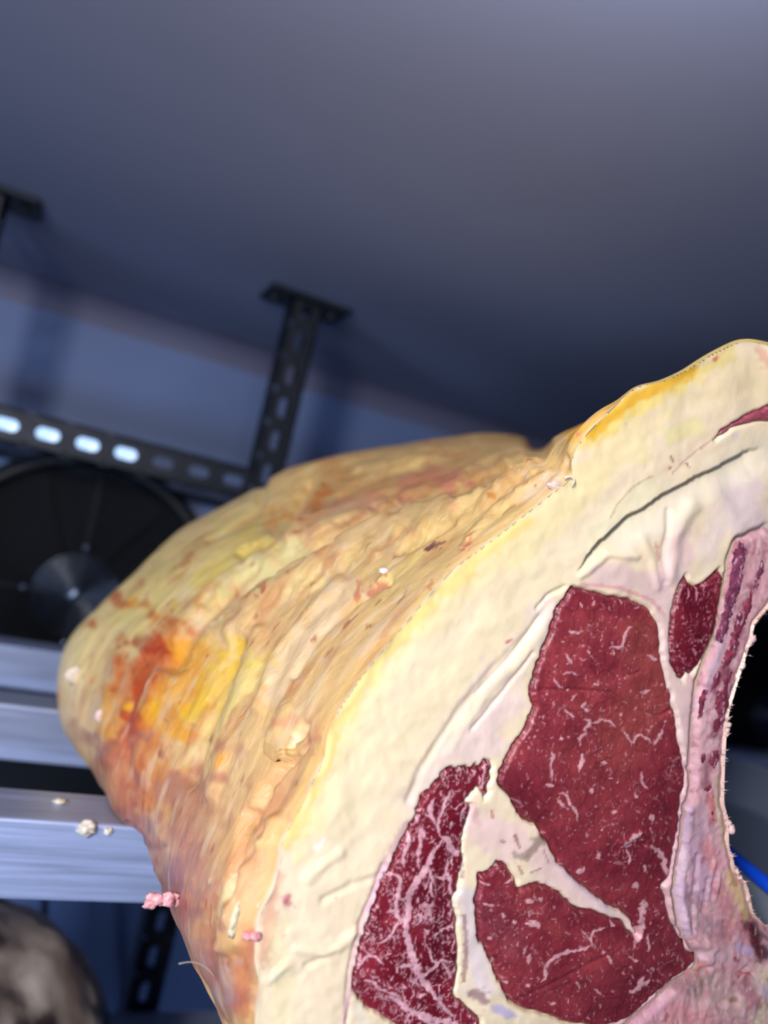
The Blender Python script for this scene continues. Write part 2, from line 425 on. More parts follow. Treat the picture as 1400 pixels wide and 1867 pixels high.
# ------------------------------------------------------------------ the beef rib
Y0 = .32
S0 = [(500, 1935), (478, 1900), (464, 1867), (472, 1800), (464, 1746), (472, 1675), (498, 1621), (512, 1564), (511, 1546), (525, 1514),
      (557, 1457), (568, 1429), (589, 1389), (596, 1346), (607, 1315), (635, 1270), (670, 1220), (720, 1160), (770, 1100), (825, 1040),
      (880, 998), (940, 952), (1000, 905), (1041, 871), (1042, 842), (1058, 806), (1092, 768), (1132, 730), (1162, 706), (1203, 697), (1241, 681), (1273, 662),
      (1306, 643), (1350, 625), (1400, 630), (1480, 655), (1540, 720)]
RIGHT = [(1540, 720), (1530, 850), (1470, 990), (1425, 1075), (1399, 1112), (1377, 1138), (1371, 1165), (1363, 1187), (1356, 1213), (1347, 1240), (1337, 1273),
         (1328, 1307), (1324, 1350), (1322, 1388), (1320, 1450), (1321, 1468), (1328, 1495), (1329, 1540), (1335, 1557), (1342, 1588), (1361, 1611),
         (1369, 1640), (1374, 1664), (1400, 1689), (1450, 1725), (1490, 1800), (1490, 1880), (1430, 1925), (1000, 1930), (500, 1935)]
SEC = [(.327, [(490, 1935), (468, 1895), (452, 1867), (445, 1800), (440, 1730), (448, 1660), (470, 1600), (490, 1540), (510, 1490), (540, 1430), (565, 1380), (580, 1330),
               (605, 1285), (650, 1220), (710, 1148), (765, 1085), (820, 1024), (875, 980), (935, 934), (995, 886), (1030, 850), (1034, 820), (1048, 790), (1085, 752),
               (1124, 727), (1158, 703), (1201, 692), (1239, 676), (1271, 657), (1304, 638), (1349, 620), (1400, 625), (1480, 652), (1535, 720)]),
       (.377, [(400, 1845), (386, 1789), (362, 1738), (356, 1690), (372, 1600), (395, 1530), (425, 1450), (455, 1370), (490, 1300), (545, 1215), (620, 1120), (700, 1035), (790, 960),
               (870, 900), (950, 845), (1005, 800), (1060, 768), (1130, 735), (1200, 715), (1300, 680), (1400, 670), (1480, 720)]),
       (.456, [(318, 1650), (303, 1600), (300, 1520), (318, 1440), (345, 1370), (375, 1300), (420, 1215), (500, 1115), (600, 1030), (710, 960), (810, 905),
               (900, 855), (965, 815), (1030, 790), (1120, 770), (1220, 770), (1300, 800)]),
       (.558, [(248, 1530), (215, 1490), (198, 1440), (205, 1380), (232, 1290), (280, 1200), (355, 1110), (455, 1025), (570, 955), (690, 900), (800, 858),
               (895, 822), (970, 806), (1050, 810), (1150, 840)]),
       (.668, [(190, 1420), (150, 1392), (131, 1350), (134, 1290), (160, 1215), (220, 1120), (310, 1040), (420, 970), (530, 912), (650, 860), (770, 820),
               (870, 800), (950, 800), (1030, 825), (1090, 860)]),
       (.760, [(160, 1340), (118, 1318), (103, 1270), (112, 1210), (140, 1150), (200, 1085), (270, 1018), (350, 960), (450, 908), (520, 860), (600, 832), (700, 810),
               (800, 795), (870, 787), (930, 791), (990, 815), (1040, 850)]),
       (.840, [(190, 1290), (150, 1270), (134, 1230), (150, 1170), (190, 1110), (250, 1050), (320, 985), (400, 940), (470, 895), (540, 862), (620, 842), (720, 826),
               (810, 815), (880, 812), (930, 825), (970, 850)]),
       (.895, [(300, 1220), (260, 1210), (240, 1180), (250, 1130), (280, 1080), (330, 1030), (390, 980), (460, 935), (540, 905), (620, 890), (700, 880),
               (780, 878), (830, 890), (860, 910)])]
NU = 340; NH = 90
def closed_world(Y, vis, tt):
    v = resample(smooth(vis, 5), NU); Pv = at_y(v, Y)
    Rw = at_y(RIGHT, Y0)
    e = Pv[-1]; s = Pv[0]
    gen = np.array([(e[0], Y, e[2]), (e[0]+.03, Y, e[2]-.04), (e[0]+.03, Y, (e[2]+H)/2), (e[0]+.01, Y, H+.02), (e[0]-.03, Y, H+.001), (s[0], Y, max(H+.001, s[2]-.001)), tuple(s)])
    h1 = resample(gen, NH); h0 = resample(smooth(RIGHT, 4), NH); h0 = at_y(h0, Y0); h0[:, 1] = Y
    off0 = e-h0[0]; off1 = s-h0[-1]; q = np.linspace(0, 1, NH)[:, None]
    h0b = h0+off0*(1-q)**3+off1*q**3
    hh = h0b*(1-tt)+h1*tt
    return np.vstack([Pv, hh[1:-1]])
sections = [closed_world(Y0, S0, 0)]; ys = [Y0]
for i, (Y, v) in enumerate(SEC):
    sections.append(closed_world(Y, v, [0, .12, .5, 1, 1, 1, 1, 1][i])); ys.append(Y)
sections = np.array(sections)
last = sections[-1]; cen = last.mean(0)
cap1 = cen+(last-cen)*.55; cap1[:, 1] = .915
cap2 = cen+(last-cen)*.03; cap2[:, 1] = .920
sections = np.concatenate([sections, [cap1, cap2]]); ys += [.915, .920]
# resample along depth, dense near the camera
par = np.arange(len(sections), dtype=float)
counts = [6, 34, 44, 40, 36, 30, 20, 14, 8, 5]
rows = []; K = len(sections)
for i in range(K-1):
    p0_, p1_, p2_, p3_ = sections[max(i-1, 0)], sections[i], sections[i+1], sections[min(i+2, K-1)]
    y0_, y1_, y2_, y3_ = [x[:, 1].mean() for x in (p0_, p1_, p2_, p3_)]
    m1 = (p2_-p0_)/max(y2_-y0_, 1e-6)*(y2_-y1_); m2 = (p3_-p1_)/max(y3_-y1_, 1e-6)*(y2_-y1_)
    if i == 0: m1 = p2_-p1_; m2 = p2_-p1_
    for t in np.arange(counts[i])/counts[i]:
        rows.append((2*t**3-3*t**2+1)*p1_+(t**3-2*t**2+t)*m1+(-2*t**3+3*t**2)*p2_+(t**3-t**2)*m2)
rows.append(sections[-1]); G = np.array(rows); NV, NC = G.shape[:2]
# normals of the grid
du = np.roll(G, -1, 1)-np.roll(G, 1, 1); dv = np.gradient(G, axis=0)
Nn = np.cross(du, dv); Nn /= np.linalg.norm(Nn, axis=2)[:, :, None]+1e-9
mid = G.mean(1, keepdims=True)
if np.mean(np.sum(Nn*(G-mid), 2)) < 0: Nn = -Nn
P3 = G.reshape(-1, 3); N3 = Nn.reshape(-1, 3); PX = px_of(P3)
# flow coordinates: length along the outline / depth
fl = np.zeros((NV, NC, 2)); fl[:, 1:, 0] = np.cumsum(np.linalg.norm(np.diff(G, axis=1), axis=2), axis=1); fl[1:, :, 1] = np.cumsum(np.linalg.norm(np.diff(G, axis=0), axis=2), axis=0)
fl[:, :, 0] -= .0*fl[:, :, 1]
FL = fl.reshape(-1, 2)
vis = (np.arange(NV*NC) % NC) < NU
vmask = sstep(0, .018, P3[:, 1]-Y0)           # leave the cut rim sharp
disp = .0015*fbm(np.c_[FL[:, 0]*8, FL[:, 1]*17], 3, 3)+.0006*fbm(np.c_[FL[:, 0]*40, FL[:, 1]*80], 9, 4)+.004*fbm(P3*11, 5, 2)
def band(P, pts, r, s=1, wob=.35, sc_=22.):
    pts = np.asarray(pts, float); o = np.zeros(len(P)); m_ = r*2.6
    k = np.where((P > pts.min(0)-m_).all(1) & (P < pts.max(0)+m_).all(1))[0]
    if len(k):
        d, _, t = seg_dist(P[k], pts); j = d < m_; k = k[j]; d = d[j]*(1+wob*fbm(P[k]/sc_, s, 3))
        o[k] = np.clip(1-d/r, 0, 1)
    return o
# folds: (polyline in the picture, half width, depth in mm)
FOLDS = [([(985, 800), (930, 845), (840, 890), (740, 925), (640, 968), (560, 1010), (470, 1045), (400, 1090), (345, 1150), (310, 1210)], 26, -6.),
         ([(960, 845), (850, 905), (740, 945), (640, 1000), (560, 1050), (480, 1090), (420, 1150)], 34, 4.5),
         ([(560, 880), (530, 930), (500, 985), (440, 1010)], 16, -4.), ([(585, 890), (560, 940), (530, 990)], 16, 3.),
         ([(480, 880), (470, 920), (440, 950), (380, 985)], 14, -3.),
         ([(430, 1160), (400, 1240), (370, 1330), (350, 1420)], 20, -3.), ([(470, 1150), (440, 1240), (410, 1340), (390, 1450)], 24, 3.),
         ([(620, 1060), (560, 1120), (500, 1200), (470, 1290)], 16, 2.5), ([(700, 1045), (640, 1090), (580, 1150), (530, 1230)], 12, -2.),
         ([(520, 1290), (500, 1330), (505, 1370)], 26, 1.8), ([(480, 1540), (505, 1535), (512, 1548)], 13, 1.5), ([(545, 1320), (520, 1380), (480, 1430), (460, 1500)], 13, -3.),
         ([(455, 1480), (440, 1560), (430, 1640)], 14, -3.), ([(500, 1500), (480, 1560), (440, 1660), (430, 1720)], 26, 4.),
         ([(300, 1180), (260, 1240), (235, 1320), (240, 1420)], 24, -2.5), ([(215, 1200), (190, 1300), (200, 1380)], 26, 2.5),
         ([(900, 880), (860, 915), (800, 960), (720, 1000)], 10, -2.), ([(1000, 860), (950, 895), (900, 925), (850, 980)], 14, 2.),
         ([(1035, 835), (1032, 860), (1020, 885)], 9, -4.), ([(760, 850), (690, 870), (620, 905)], 14, -2.), ([(800, 830), (720, 845), (650, 850)], 14, 2.),
         ([(240, 1500), (270, 1570), (300, 1640)], 12, -4.), ([(480, 1368), (500, 1388), (530, 1380), (556, 1356)], 6, -4.)]
for i, (pl, r, dmm) in enumerate(FOLDS):
    disp += np.where(vis, sstep(0, 1, band(PX, pl, r, i+20, .3))*dmm*.0015, 0)
disp = disp*vmask
P3 = P3+N3*np.where(vis, disp, disp*.3)[:, None]
low = P3[:, 1] > .5
P3[:, 2] = np.where(low, np.maximum(P3[:, 2], H+.0008), P3[:, 2])
# pigment of the aged fat: (colour, polyline, radius, strength)
base = np.tile(lin((218, 180, 122)), (len(P3), 1))
PAINT = [((234, 208, 138), [(470, 900), (400, 960), (300, 1040), (200, 1130), (150, 1200)], 95, .85), ((222, 202, 122), [(440, 945), (340, 1020), (240, 1110)], 40, .6),
         ((232, 194, 122), [(960, 810), (850, 830), (700, 850), (560, 880)], 70, .8), ((216, 150, 84), [(600, 860), (700, 905), (800, 880), (900, 850)], 36, .45),
         ((214, 120, 110), [(740, 880), (790, 860), (810, 880)], 26, .55), ((214, 130, 116), [(560, 950), (620, 930), (690, 910)], 22, .4),
         ((214, 112, 24), [(560, 930), (590, 900), (600, 895)], 14, .7), ((222, 150, 50), [(500, 950), (515, 930)], 16, .6),
         ((226, 200, 84), [(470, 975), (420, 1020), (370, 1060)], 30, .6), ((214, 204, 140), [(540, 1000), (470, 1035), (440, 1050)], 26, .8),
         ((180, 96, 48), [(420, 1080), (455, 1080), (490, 1075)], 9, .7), ((184, 96, 56), [(330, 1030), (350, 1010)], 8, .7), ((190, 100, 50), [(310, 1055), (335, 1045)], 7, .6),
         ((196, 100, 30), [(300, 1180), (265, 1240), (245, 1320), (240, 1390), (260, 1450)], 62, .92), ((170, 62, 20), [(285, 1175), (255, 1250), (240, 1330)], 30, .8),
         ((150, 40, 30), [(275, 1190), (295, 1180)], 9, .8), ((222, 152, 40), [(350, 1190), (330, 1260), (300, 1300)], 58, .9), ((230, 166, 30), [(305, 1320), (330, 1300)], 34, .9),
         ((220, 178, 50), [(420, 1180), (385, 1250), (365, 1310)], 34, .8), ((222, 204, 120), [(470, 1210), (420, 1280), (385, 1350)], 26, .6),
         ((206, 134, 66), [(290, 1380), (300, 1440), (330, 1520)], 46, .65), ((158, 96, 78), [(215, 1400), (250, 1480), (290, 1580), (320, 1640)], 48, .85),
         ((120, 58, 52), [(240, 1480), (270, 1560), (310, 1630)], 22, .75), ((108, 80, 96), [(190, 1420), (215, 1460), (240, 1500)], 22, .6),
         ((206, 154, 96), [(570, 1380), (480, 1480), (410, 1560)], 75, .7), ((180, 120, 90), [(350, 1540), (375, 1650), (415, 1760)], 85, .85), ((146, 94, 94), [(330, 1600), (345, 1700), (380, 1760), (430, 1830)], 36, .75), ((150, 138, 150), [(415, 1760), (430, 1810)], 18, .6),
         ((180, 74, 70), [(450, 1850), (440, 1800), (465, 1700)], 18, .6), ((226, 166, 118), [(490, 1560), (470, 1620), (480, 1680)], 36, .8), ((226, 206, 150), [(420, 1620), (415, 1680)], 12, .8),
         ((200, 130, 96), [(560, 1320), (520, 1420), (470, 1500)], 34, .45), ((222, 186, 130), [(520, 1440), (550, 1400)], 26, .5),
         ((218, 180, 118), [(700, 1080), (600, 1200), (520, 1330)], 90, .5), ((216, 196, 168), [(640, 1060), (540, 1180), (500, 1260)], 26, .45), ((214, 188, 160), [(740, 1110), (660, 1190)], 18, .4),
         ((214, 190, 116), [(900, 920), (780, 990), (700, 1060)], 46, .5), ((196, 150, 92), [(960, 870), (880, 920)], 22, .5), ((220, 196, 170), [(1020, 870), (960, 905)], 16, .6),
         ((232, 170, 40), [(1060, 800), (1100, 760), (1140, 735), (1200, 705)], 26, .85), ((234, 208, 120), [(1160, 712), (1230, 690), (1300, 655), (1360, 628), (1480, 652)], 44, .9),
         ((186, 140, 92), [(120, 1330), (150, 1380), (190, 1430)], 30, .5), ((196, 160, 104), [(112, 1290), (130, 1340)], 30, .6),
         ((110, 52, 60), [(768, 993), (785, 983), (804, 978)], 5, .9), ((170, 80, 70), [(660, 1070), (690, 1050)], 6, .7), ((190, 90, 50), [(650, 1055), (640, 1080)], 5, .7),
         ((196, 80, 60), [(845, 995), (856, 990)], 6, .8), ((180, 96, 60), [(770, 1075), (790, 1062)], 5, .7), ((210, 90, 110), [(1054, 793), (1058, 791)], 5, .9),
         ((190, 120, 30), [(890, 903), (896, 902)], 5, .8), ((150, 80, 40), [(670, 1140), (678, 1138)], 4, .8), ((202, 120, 96), [(500, 1320), (530, 1310)], 16, .5),
         ((170, 88, 70), [(545, 1350), (580, 1345)], 12, .5), ((168, 86, 74), [(250, 1420), (235, 1350)], 16, .5)]
col = base; pm = fbm(np.c_[FL[:, 0]*45, FL[:, 1]*90], 301, 4)
for i, (c_, pl, r, a) in enumerate(PAINT):
    f = sstep(0, .75, band(PX, pl, r, 90+i, .8, max(6., r*.7)))*a
    f = np.where(vis, f*np.clip(.98+.22*pm, .5, 1.05), 0).clip(0, 1)
    col = col*(1-f[:, None])+lin(c_)*f[:, None]
# streaks and little blood spots along the grain
s1 = fbm(np.c_[FL[:, 0]*46, FL[:, 1]*120], 31, 4); f = sstep(.3, 1.1, s1)*.32; col = col*(1-f[:, None])+lin((228, 210, 176))*f[:, None]
s2 = fbm(np.c_[FL[:, 0]*22+5, FL[:, 1]*90], 41, 4); f = sstep(.5, 1.1, s2)*.4; col = col*(1-f[:, None])+lin((178, 96, 62))*f[:, None]
s3 = fbm(P3*26, 51, 4); f = sstep(.2, 1.0, s3)*.35; col = col*(1-f[:, None])+lin((214, 128, 70))*f[:, None]
s4 = fbm(np.c_[FL[:, 0]*60, FL[:, 1]*190], 61, 3); f = sstep(.98, 1.12, s4)*.7; col = col*(1-f[:, None])+lin((150, 62, 48))*f[:, None]
f = sstep(.016, .0, P3[:, 1]-Y0)*np.where(vis, .25, .4)*sstep(-.9, .5, fbm(P3*40, 8, 3)); col = col*(1-f[:, None])+lin((236, 205, 110))*f[:, None]
f = np.where(vis, sstep(.0016, .0006, P3[:, 1]-Y0), 0)*sstep(-.5, .4, fbm(P3*60, 18, 3))*.8; col = col*(1-f[:, None])+lin((214, 206, 190))*f[:, None]
hid = ~vis
col[hid] = col[hid]*.3+lin((196, 160, 140))*.7
Fq = []
ii = np.arange(NV-1)[:, None]; jj = np.arange(NC)[None, :]; j2 = (jj+1) % NC
Fq = np.stack([ii*NC+jj, ii*NC+j2, (ii+1)*NC+j2, (ii+1)*NC+jj], -1).reshape(-1, 4)
meat_base = (float(P3[:, 0].mean()), .60, H)
beef = thing('beef_rib', 'large dry-aged rib of beef, yellow fat cap and red cut face, on the upper bars', 'meat', meat_base)
mesh('fat_cap', P3, Fq, M_bark, beef, col=col, uv=FL, label='yellow and orange wrinkled aged fat skin')

# --- cut face: everything lies on the sawn plane y = Y0 at its own height
FACE = np.vstack([resample(smooth(S0, 5), 400)[:-1], smooth(RIGHT, 4)[:-1]])
EYE = [(1042, 1067), (1070, 1071), (1101, 1080), (1149, 1088), (1188, 1108), (1204, 1132), (1210, 1165), (1212, 1204), (1222, 1244), (1232, 1283), (1238, 1314), (1244, 1354), (1252, 1381),
       (1256, 1412), (1249, 1458), (1243, 1506), (1232, 1567), (1225, 1599), (1213, 1618), (1222, 1647), (1229, 1676), (1245, 1708), (1258, 1734), (1273, 1742), (1273, 1760),
       (1252, 1778), (1230, 1789), (1207, 1811), (1175, 1840), (1149, 1863), (1123, 1873), (1080, 1878), (1030, 1870), (1000, 1856), (979, 1850), (947, 1842), (925, 1826), (915, 1806),
       (913, 1794), (902, 1784), (896, 1761), (880, 1729), (867, 1707), (867, 1671), (864, 1639), (868, 1614), (870, 1590), (892, 1585), (905, 1567), (931, 1578), (941, 1594),
       (947, 1617), (956, 1615), (982, 1607), (1014, 1619), (1037, 1638), (1056, 1654), (1079, 1657), (1107, 1669), (1135, 1676), (1150, 1692), (1160, 1706),
       (1152, 1684), (1133, 1665), (1107, 1656), (1079, 1634), (1046, 1605), (1018, 1578), (1005, 1556), (990, 1530), (979, 1511), (957, 1501), (941, 1479), (925, 1450), (912, 1440),
       (906, 1424), (910, 1405), (925, 1373), (944, 1342), (960, 1314), (972, 1291), (966, 1279), (966, 1247), (976, 1216), (985, 1185), (1001, 1145), (1011, 1114), (1029, 1084)]
CAP = [(900, 1385), (899, 1414), (894, 1446), (881, 1463), (873, 1440), (851, 1462), (863, 1469), (857, 1491), (849, 1517), (846, 1549), (847, 1572), (840, 1594), (839, 1623), (830, 1639),
       (835, 1671), (836, 1703), (838, 1729), (838, 1768), (836, 1800), (828, 1813), (847, 1832), (876, 1851), (882, 1875), (880, 1905), (760, 1905), (719, 1872), (687, 1851), (664, 1842), (651, 1819),
       (639, 1800), (642, 1768), (651, 1729), (664, 1687), (677, 1649), (693, 1610), (709, 1575), (722, 1546), (738, 1517), (754, 1485), (764, 1459), (780, 1437), (796, 1421), (806, 1405),
       (825, 1394), (832, 1399), (844, 1394), (860, 1398), (867, 1386), (872, 1396), (888, 1382)]
INTER = [(1251, 1039), (1258, 1060), (1268, 1066), (1290, 1052), (1310, 1031), (1325, 1055), (1318, 1090), (1313, 1122), (1302, 1165), (1290, 1193), (1270, 1222), (1262, 1236), (1254, 1228), (1247, 1251),
         (1233, 1228), (1221, 1208), (1219, 1169), (1221, 1130), (1227, 1098), (1237, 1067)]
STREAK = [(1300, 800), (1312, 785), (1335, 768), (1365, 752), (1400, 737), (1450, 722), (1500, 725), (1500, 752), (1450, 760), (1400, 770), (1370, 772), (1340, 780), (1318, 795), (1302, 808)]
BONE = [(1345, 985), (1333, 1010), (1325, 1060), (1317, 1100), (1305, 1160), (1290, 1200), (1274, 1240), (1268, 1290), (1264, 1340), (1260, 1400), (1262, 1430), (1252, 1470), (1246, 1520), (1236, 1580),
        (1230, 1630), (1238, 1680), (1252, 1716), (1275, 1742), (1275, 1762), (1254, 1781), (1232, 1794), (1208, 1816), (1176, 1845), (1148, 1868), (1090, 1905), (1100, 1920), (1430, 1917)]+[(x-2, y) for x, y in RIGHT[26:2:-1]]+[(1450, 1010), (1400, 960)]
eye_r = rough(EYE, 2.2, 101, 4); cap_r = rough(CAP, 3.2, 111, 3.5, 7.); int_r = rough(INTER, 2.2, 121, 4); str_r = rough(STREAK, 1.5, 131, 4); bone_r = rough(BONE, 2.0, 141, 5)
MM = .001
def grid_patch(poly, step, grow=0.):
    poly = np.asarray(poly, float); a = poly.min(0)-step*2; b = poly.max(0)+step*2
    nx, ny = np.ceil((b-a)/step).astype(int)+1
    X, Yy = np.meshgrid(a[0]+step*np.arange(nx), a[1]+step*np.arange(ny)); P = np.stack([X.ravel(), Yy.ravel()], 1)
    sd, near = sdist(P, poly); keep = sd > -step*.72
    idx = np.arange(nx*ny).reshape(ny, nx); q = np.stack([idx[:-1, :-1], idx[:-1, 1:], idx[1:, 1:], idx[1:, :-1]], -1).reshape(-1, 4)
    q = q[keep[q].all(1)]
    u, inv = np.unique(q, return_inverse=True); q = inv.reshape(q.shape)
    P = P[u]; sd = sd[u]; near = near[u]; e = sd < step*.35
    P[e] = near[e]; sd = np.where(e, 0, sd)
    return P, q, sd
def lift(P, h):
    """picture points on the sawn plane, raised by h metres towards the viewer"""
    V = at_y(P, Y0); V[:, 1] -= h; return V
def paint(P, col, lst, seed=0):
    for i, (c_, pl, r, a) in enumerate(lst):
        f = sstep(0, .75, band(P, pl, r, seed+i, .5, max(6., r*.7)))*a
        col = col*(1-f[:, None])+lin(c_)*f[:, None]
    return col
def face_h(P):
    """relief of the sawn fat"""
    h = .7*MM*fbm(P/60, 201, 3)+.09*MM*fbm(P/np.array([9, 14]), 205, 3)
    for pl, r, d in FACE_FOLDS: h = h+sstep(0, 1, band(P, pl, r, 300, .2))*d*MM
    d, _, t = seg_dist(P, CRACK); side = P[:, 1] > np.interp(P[:, 0], [p[0] for p in CRACK[::-1]], [p[1] for p in CRACK[::-1]])
    fall = sstep(60, 0, d)*sstep(0, .1, t)*sstep(1, .8, t)
    h = h+np.where(side, -3.2*MM*fall, .6*MM*fall)
    return h
CRACK = [(1395, 815), (1360, 822), (1330, 838), (1300, 855), (1268, 868), (1235, 888), (1205, 902), (1170, 928), (1140, 942), (1115, 968), (1090, 990), (1070, 1012), (1056, 1038), (1042, 1064)]
FACE_FOLDS = [([(1030, 1070), (1000, 1085), (980, 1110)], 6, -1.5), ([(1000, 1100), (960, 1160), (900, 1220), (850, 1280), (800, 1350), (770, 1400), (745, 1460)], 12, -.9), ([(1000, 1130), (960, 1190), (900, 1250), (850, 1320), (815, 1375)], 14, .6),
              ([(985, 1125), (930, 1200), (870, 1265)], 5, -1.), ([(970, 1190), (920, 1260), (860, 1330)], 5, -1.), ([(1170, 980), (1190, 1020), (1200, 1070)], 12, 1.), ([(1260, 920), (1230, 980), (1222, 1050)], 22, 1.6), ([(1222, 930), (1210, 1000), (1215, 1060)], 8, -1.),
              ([(1300, 890), (1340, 960)], 30, 1.2), ([(1058, 1050), (1110, 1010), (1160, 1015)], 12, 1.5), ([(560, 1600), (620, 1555)], 16, .9), ([(590, 1640), (650, 1610), (690, 1600)], 12, -.8), ([(540, 1730), (600, 1740), (650, 1700)], 14, 1.), ([(560, 1760), (610, 1740)], 10, -.8),
              ([(700, 1580), (660, 1680), (640, 1760), (630, 1860)], 9, -1.4), ([(715, 1560), (672, 1660), (650, 1740), (625, 1867)], 5, 1.2), ([(490, 1790), (520, 1760)], 14, .8), ([(1036, 876), (1030, 868), (1038, 850)], 6, -2.)]
P, q, sd = grid_patch(FACE, 3.4)
h = face_h(P)
for pl in (eye_r, cap_r, int_r, str_r):
    s_, _ = sdist(P, pl); h = np.where(s_ > -4, h*sstep(10, -4, s_)-6*MM*sstep(-1, 9, s_)-.0*h, h)
s_, _ = sdist(P, bone_r); kb = sstep(-11, 3, s_); h = h*(1-kb)-4.2*MM*kb
h = h*sstep(0, 8, sd)
col = np.tile(lin((244, 224, 188)), (len(P), 1))
FPAINT = [((246, 228, 166), [(560, 1500), (620, 1330), (760, 1130), (940, 980), (1060, 880), (1150, 800)], 60, .7), ((242, 214, 130), [(520, 1540), (575, 1440), (605, 1340), (670, 1235), (770, 1115), (880, 1010), (960, 950)], 20, .8),
          ((244, 228, 182), [(1000, 1040), (880, 1170), (720, 1340), (620, 1500)], 60, .5), ((244, 226, 188), [(850, 1130), (720, 1260), (650, 1420), (600, 1560)], 60, .5),
          ((238, 216, 198), [(1000, 1120), (900, 1260), (830, 1360), (760, 1460)], 42, .9), ((244, 226, 190), [(980, 1150), (900, 1240), (830, 1330)], 22, .7), ((240, 214, 204), [(900, 1360), (860, 1370), (930, 1280)], 34, .8),
          ((238, 206, 196), [(860, 1500), (920, 1520), (980, 1560), (1060, 1630), (1150, 1690)], 44, .9), ((236, 218, 214), [(850, 1630), (862, 1720), (880, 1800)], 30, .9),
          ((228, 186, 180), [(860, 1470), (870, 1500)], 10, .7),
          ((226, 196, 190), [(1100, 1050), (1180, 1060), (1210, 1100), (1215, 1180), (1240, 1290), (1255, 1400)], 34, .85), ((232, 196, 196), [(1240, 980), (1220, 1060)], 40, .7), ((228, 206, 212), [(1340, 900), (1380, 960), (1390, 1050)], 60, .7),
          ((236, 216, 210), [(1290, 1000), (1320, 950)], 40, .6), ((240, 230, 204), [(1140, 980), (1230, 930), (1330, 850), (1400, 830)], 46, .7),
          ((222, 176, 180), [(1256, 1400), (1246, 1500), (1232, 1590), (1218, 1630), (1240, 1710), (1276, 1750), (1230, 1792), (1150, 1868), (1080, 1890)], 22, .95), ((226, 190, 178), RIGHT[3:26], 14, .9),
          ((226, 186, 186), [(1262, 1240), (1262, 1330), (1258, 1400)], 20, .8),
          ((216, 140, 140), [(1060, 1065), (1130, 1072), (1190, 1095), (1210, 1120)], 5, .6), ((210, 130, 130), [(1195, 990), (1202, 1020)], 4, .6),
          ((222, 190, 130), [(1290, 720), (1400, 690)], 60, .0), ((240, 220, 170), [(1100, 800), (1200, 740), (1330, 690), (1400, 690)], 60, .6), ((240, 214, 110), [(1060, 800), (1110, 770), (1180, 720), (1260, 680)], 34, .75),
          ((236, 180, 40), [(1080, 790), (1120, 755), (1150, 728), (1200, 705), (1260, 675)], 17, .85), ((232, 210, 110), [(1290, 670), (1330, 640)], 18, .6), ((238, 230, 150), [(1230, 790), (1270, 780)], 26, .55), ((236, 232, 190), [(1080, 990), (1180, 890)], 40, .5),
          ((214, 96, 70), [(1303, 656), (1308, 653)], 5, .85), ((220, 140, 120), [(1385, 640), (1400, 660)], 12, .5), ((160, 96, 60), [(1222, 832), (1226, 842)], 3, .8), ((160, 96, 60), [(1220, 856), (1221, 852)], 3, .8), ((160, 96, 60), [(1252, 846), (1255, 852)], 3, .8), ((160, 96, 60), [(1236, 840), (1238, 840)], 2.5, .8),
          ((196, 150, 150), [(1300, 800), (1270, 822), (1240, 846), (1225, 864)], 2.5, .7), ((200, 160, 110), [(1185, 868), (1150, 890), (1125, 920), (1112, 945)], 2.5, .6), ((196, 150, 60), CRACK[3:12], 3.5, .85),
          ((214, 140, 140), [(520, 1640), (525, 1650)], 11, .85), ((190, 90, 110), [(521, 1646), (527, 1636)], 6, .7), ((220, 150, 120), [(500, 1600), (490, 1680), (480, 1740)], 20, .6), ((200, 60, 70), [(612, 1638), (613, 1639)], 2.5, .8), ((206, 90, 90), [(925, 1170), (932, 1166)], 3, .8),
          ((206, 170, 196), [(705, 1575), (690, 1610), (670, 1660)], 6, .7), ((216, 170, 176), [(740, 1500), (700, 1580), (655, 1700), (640, 1790), (625, 1867)], 9, .7), ((246, 244, 236), [(575, 1545), (590, 1530), (580, 1545)], 6, .6), ((246, 240, 226), [(500, 1780), (515, 1775)], 10, .6),
          ((242, 226, 168), [(500, 1700), (520, 1800), (510, 1867)], 30, .4), ((236, 224, 200), [(660, 1860), (650, 1830)], 14, .6),
          ((150, 128, 110), [(962, 1555), (975, 1540), (985, 1530)], 13, .85), ((150, 128, 112), [(940, 1560), (960, 1565)], 10, .7), ((158, 120, 120), [(846, 1670), (850, 1740), (846, 1790)], 6, .75), ((120, 90, 90), [(845, 1560), (842, 1600)], 3.5, .7),
          ((150, 110, 110), [(860, 1812), (875, 1815), (882, 1825)], 12, .8), ((188, 176, 214), [(905, 1838), (930, 1848)], 14, .8), ((206, 190, 206), [(1010, 1570), (1060, 1620), (1110, 1660)], 7, .6),
          ((160, 80, 84), [(938, 1522), (946, 1545)], 3, .8), ((160, 80, 84), [(914, 1533), (920, 1536)], 3.5, .8), ((160, 80, 84), [(990, 1548), (1000, 1575)], 2.5, .6), ((160, 80, 84), [(945, 1580), (953, 1595)], 2.5, .7), ((160, 80, 84), [(968, 1590), (985, 1583)], 2.5, .7), ((190, 110, 100), [(896, 1478), (899, 1490)], 3, .8), ((170, 100, 110), [(1226, 1190), (1232, 1240)], 4, .0)]
col = paint(P, col, FPAINT, 400)
mesh('cut_fat_face', lift(P, h), q[:, ::-1], M_cut, beef, col=col, label='cream sawn fat of the cut face')

